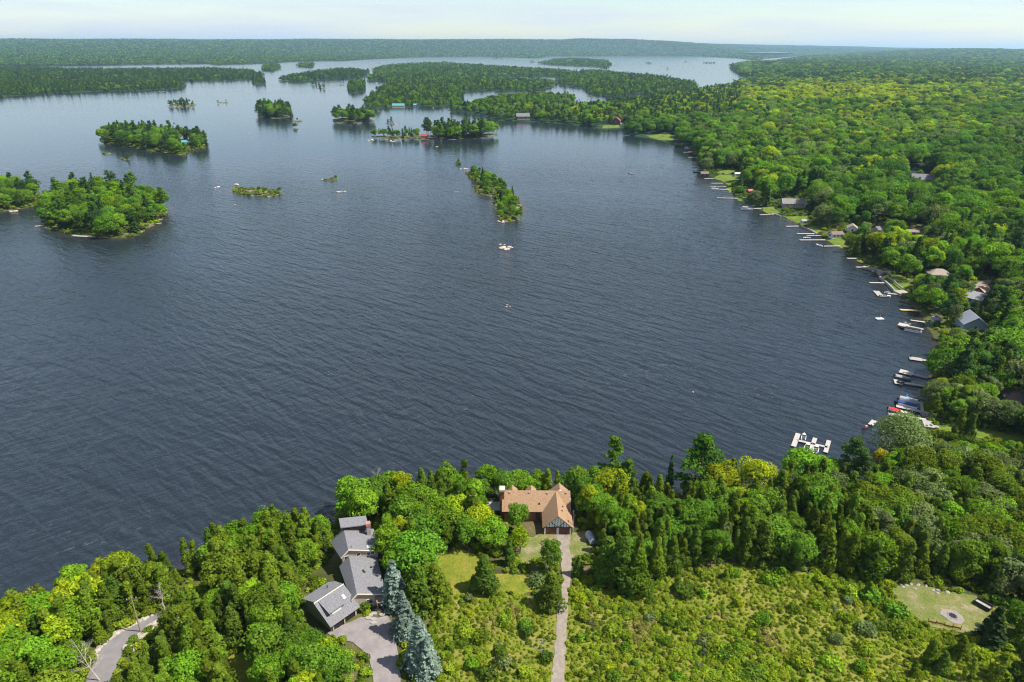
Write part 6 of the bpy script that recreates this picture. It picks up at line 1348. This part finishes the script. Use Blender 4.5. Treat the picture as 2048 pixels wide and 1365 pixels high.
def wake(pts, w0, w1, name='boat_wake'):
    w = [P(u, v, 0)[:2] for u, v in pts]; V, Fs = [], []
    for i, p in enumerate(w):
        d = w[min(i + 1, len(w) - 1)] - w[max(i - 1, 0)]; d = d / np.linalg.norm(d); n = np.array([-d[1], d[0]]); ww = (w0 + (w1 - w0) * i / (len(w) - 1)) / 2; V += [(*(p - n * ww), .03), (*(p + n * ww), .03)]
        if i: Fs.append((2 * i - 2, 2 * i - 1, 2 * i + 1, 2 * i))
    tag(link(bpy.data.objects.new(name, mesh_np(name, V, Fs, [M_foam]))), kind='structure')
wake([(348, 246.4), (341, 247.3), (333, 248.6)], 3, 7)

# ------------------------------------------------------------------ meadow scrub and bushes
SP = bpy.data.collections.new('scrub_patterns'); k_ = 0; SPI = {}
for lf in ('scrub', 'scrub_dry', 'scrub_green', 'cedar'):
    for v_ in range(3):
        V, Fq, T = shrub(120 + v_, .6 + .12 * v_, 1.5, 10, 46, .15); o = bpy.data.objects.new('scrub_pattern_%02d' % k_, mesh_np('scrub_pattern', V, Fq, [LEAF[lf]], tone=T)); SP.objects.link(o); SPI[(lf, v_)] = k_; k_ += 1
NG2 = scatter_nodes('scrub_scatter', SP)
rng = np.random.default_rng(77)
def fill(poly, cell, dens):
    b0, b1 = poly.min(0), poly.max(0); xx, yy = np.meshgrid(np.arange(b0[0], b1[0], cell), np.arange(b0[1], b1[1], cell)); x = xx.ravel() + rng.uniform(-.5, .5, xx.size) * cell; y = yy.ravel() + rng.uniform(-.5, .5, xx.size) * cell
    k = inside(poly, x, y) & (rng.random(len(x)) < dens)
    for p_, mg in ((drive, .1), (clearing, 0), (rlawn, 0), (court, .2)):
        if p_ is not poly: k &= sdist(p_, x, y) < -mg
    return x[k], y[k]
mx_, my_ = fill(meadow, .74, .8)
vis = (np.abs(project(np.stack([mx_, my_, np.full(len(mx_), 4.5)], 1))[:, 0] - 1024) < 1150) & (my_ > 80); mx_, my_ = mx_[vis], my_[vis]
mh = terrain(mx_, my_)[0]; n1 = wob(mx_, my_, 7, 2.) * .5 + .5; n2 = wob(mx_, my_, 16, 5.) * .5 + .5; rr = rng.random(len(mx_))
n3 = wob(mx_, my_, 28, 9.) * .5 + .5; n4 = wob(mx_, my_, 4, 1.) * .5 + .5
lfs = np.where(n3 + .35 * rr > .98, np.where(n4 > .45, 'scrub', 'scrub_green'), np.where(n1 + .4 * rr > 1.08, 'scrub_dry', np.where(n2 + .5 * rr > .8, 'scrub_green', np.where(n4 > .6, 'cedar', 'scrub'))))
sz = (.5 + .75 * rng.random(len(mx_)) ** 2.2) * (.7 + .6 * n2)
mass('meadow_scrub', NG2, np.stack([mx_, my_, mh], 1), [SPI[(l, int(v))] for l, v in zip(lfs, rng.integers(0, 3, len(mx_)))], rng.random(len(mx_)) * 6.28, np.stack([sz, sz, sz * rng.uniform(.7, 1.3, len(mx_))], 1), 'low yellow green scrub covering the meadow', 'scrub')
# undergrowth in the woods and along the shore
px_, rg = scatter(2.0, 84, 260, 31); x, y = px_[:, 0], px_[:, 1]; h, ow, s = terrain(x, y); k = (s > .2) & (ow == 0)
for p_, mg in EXCL:
    kk = np.where(k)[0]; k[kk[sdist(p_, x[kk], y[kk]) > -.2]] = False
x, y, h = x[k], y[k], h[k]; sz = rng.uniform(1.0, 2.0, len(x)); lfs = rng.choice(['scrub_green', 'cedar', 'scrub', 'cedar'], len(x))
mass('undergrowth', NG2, np.stack([x, y, h], 1), [SPI[(l, int(v))] for l, v in zip(lfs, rng.integers(0, 3, len(x)))], rng.random(len(x)) * 6.28, np.stack([sz, sz, sz], 1), 'green undergrowth under the trees of the near shore', 'undergrowth')
px_, rg = scatter(4.2, 236, 900, 33); x, y = px_[:, 0], px_[:, 1]; h, ow, s = terrain(x, y); k = (s > .3) & (s < 60)
for p_, mg in EXCL:
    b0, b1 = p_.min(0), p_.max(0); kk = np.where(k & (x > b0[0]) & (x < b1[0]) & (y > b0[1]) & (y < b1[1]))[0]; k[kk[sdist(p_, x[kk], y[kk]) > -.2]] = False
x, y, h = x[k], y[k], h[k]; sz = rng.uniform(1.4, 3.2, len(x)); lfs = rng.choice(['scrub_green', 'cedar', 'cedar', 'cedar'], len(x))
mass('shore_scrub', NG2, np.stack([x, y, h], 1), [SPI[(l, int(v))] for l, v in zip(lfs, rng.integers(0, 3, len(x)))], rng.random(len(x)) * 6.28, np.stack([sz, sz, sz * .8], 1), 'low green scrub along the bay and island shores', 'scrub')
# single bushes one can pick out
def bush(u, v, hgt, leaf, label, group=None, wide=1.0, var=None):
    q = G(u, v); sh = SHAPES['shrub'][(var if var is not None else int(u + v)) % 3]; s = hgt / sh[2]; o = thing('bush', tuple(q), (u * 1.7) % 6, label, 'bush', group); o.scale = (s * wide, s * wide, s)
    c = bpy.data.objects.new('crown', sh[0]); link(c, o); c.material_slots[0].link = 'OBJECT'; c.material_slots[0].material = LEAF[leaf]; link(bpy.data.objects.new('stems', sh[1]), o)
bush(1368, 1188, 3.4, 'cedar_dark', 'largest dark rounded bush in the meadow', wide=1.3, var=0)
bush(728, 1218, 2.6, 'cedar_dark', 'round green bush at the corner of garage and court', wide=.95, var=0)
bush(1365, 1255, 2.2, 'cedar', 'olive bush in the middle of the meadow below the largest one', wide=1.2, var=0)
bush(1505, 1350, 2.2, 'cedar_dark', 'dark bush near the bottom edge of the meadow', wide=1.2)
bush(1402, 1150, 2.0, 'scrub_green', 'small bright bush at the top of the meadow', wide=.8)
bush(1700, 1190, 3.2, 'scrub_green', 'bright bush at the left end of the clearing', wide=1.1)
bush(1740, 1200, 3.6, 'maple_mid', 'tall green bush beside the clearing', wide=1.0)
bush(1790, 1230, 3.0, 'maple_mid', 'green bush on the near side of the clearing', wide=1.0)
bush(1075, 1165, 2.2, 'sage', 'greyish bush left of the gravel drive', wide=1.2)
BUSH_LIST = []
_rb = random.Random(14)
while len(BUSH_LIST) < 95:
    u_, v_ = _rb.uniform(880, 1990), _rb.uniform(1140, 1362)
    q_ = P(u_, v_, GR)[:2]
    if not inside(meadow, q_[:1], q_[1:])[0] or any(sdist(p_, q_[:1], q_[1:])[0] > -.9 for p_ in (drive, clearing, court)): continue
    BUSH_LIST.append((round(u_), round(v_), round(_rb.uniform(.8, 1.1) * _rb.choice((1.1, 1.5, 1.9, 2.4)), 2), _rb.choice(('scrub_green', 'maple', 'cedar', 'lime', 'sage', 'maple_mid', 'cedar_dark', 'scrub_green'))))
BUSH_LIST += [(1560, 1150, 3.5, 'maple'), (1540, 1165, 2.5, 'maple'), (1640, 1165, 2.6, 'scrub_green'), (1600, 1330, 2.4, 'scrub_green'), (1480, 1300, 1.8, 'maple'), (1440, 1310, 2.0, 'maple'), (1660, 1330, 2.4, 'scrub_green'), (1720, 1340, 2.6, 'maple'), (1690, 1240, 2.0, 'scrub_green'), (1250, 1300, 2.0, 'maple'), (1225, 1270, 2.4, 'scrub_green'), (1165, 1350, 2.2, 'scrub_green'), (1300, 1240, 1.6, 'sage'), (1330, 1285, 1.6, 'maple'), (1160, 1280, 2.2, 'maple'),
        (930, 1265, 2.2, 'scrub_green'), (960, 1280, 2.4, 'cedar'), (1000, 1310, 2.4, 'cedar'), (945, 1335, 2.6, 'maple'), (1010, 1245, 2.0, 'scrub_green'), (1050, 1350, 2.4, 'scrub_green'), (900, 1300, 2.2, 'cedar'), (1055, 1270, 2.6, 'cedar_dark'), (975, 1355, 2.4, 'cedar_dark')]
for k, (u, v, h_, lf) in enumerate(sorted(BUSH_LIST)):
    side = 'right' if u > 1120 else 'left'; BUSH_N = globals().setdefault('BUSHES', {}); key = (lf, side); c_ = BUSH_N.get(key, 0); BUSH_N[key] = c_ + 1
    bush(u, v, h_, lf, f'{LOOK.get(lf, "fresh green")} bush in the scrub {side} of the gravel drive, {ORD(c_)}', f'{LOOK.get(lf, "fresh green")} bushes {side} of the gravel drive')

# ------------------------------------------------------------------ haze
hb = B().box(-62000, 62000, -400, 47000, -4, 330); hm = bpy.data.materials.new('haze_air'); N, L = nodes_of(hm); N.remove(N['Principled BSDF'])
pv = N.new('ShaderNodeVolumePrincipled'); pv.inputs['Color'].default_value = (.5, .78, 1, 1); pv.inputs['Density'].default_value = 3.8e-5; pv.inputs['Anisotropy'].default_value = .2
L.new(pv.outputs[0], N['Material Output'].inputs['Volume']); ho = hb.build('haze', hm); tag(ho, 'thin blue summer haze over the lake', 'haze', kind='stuff')
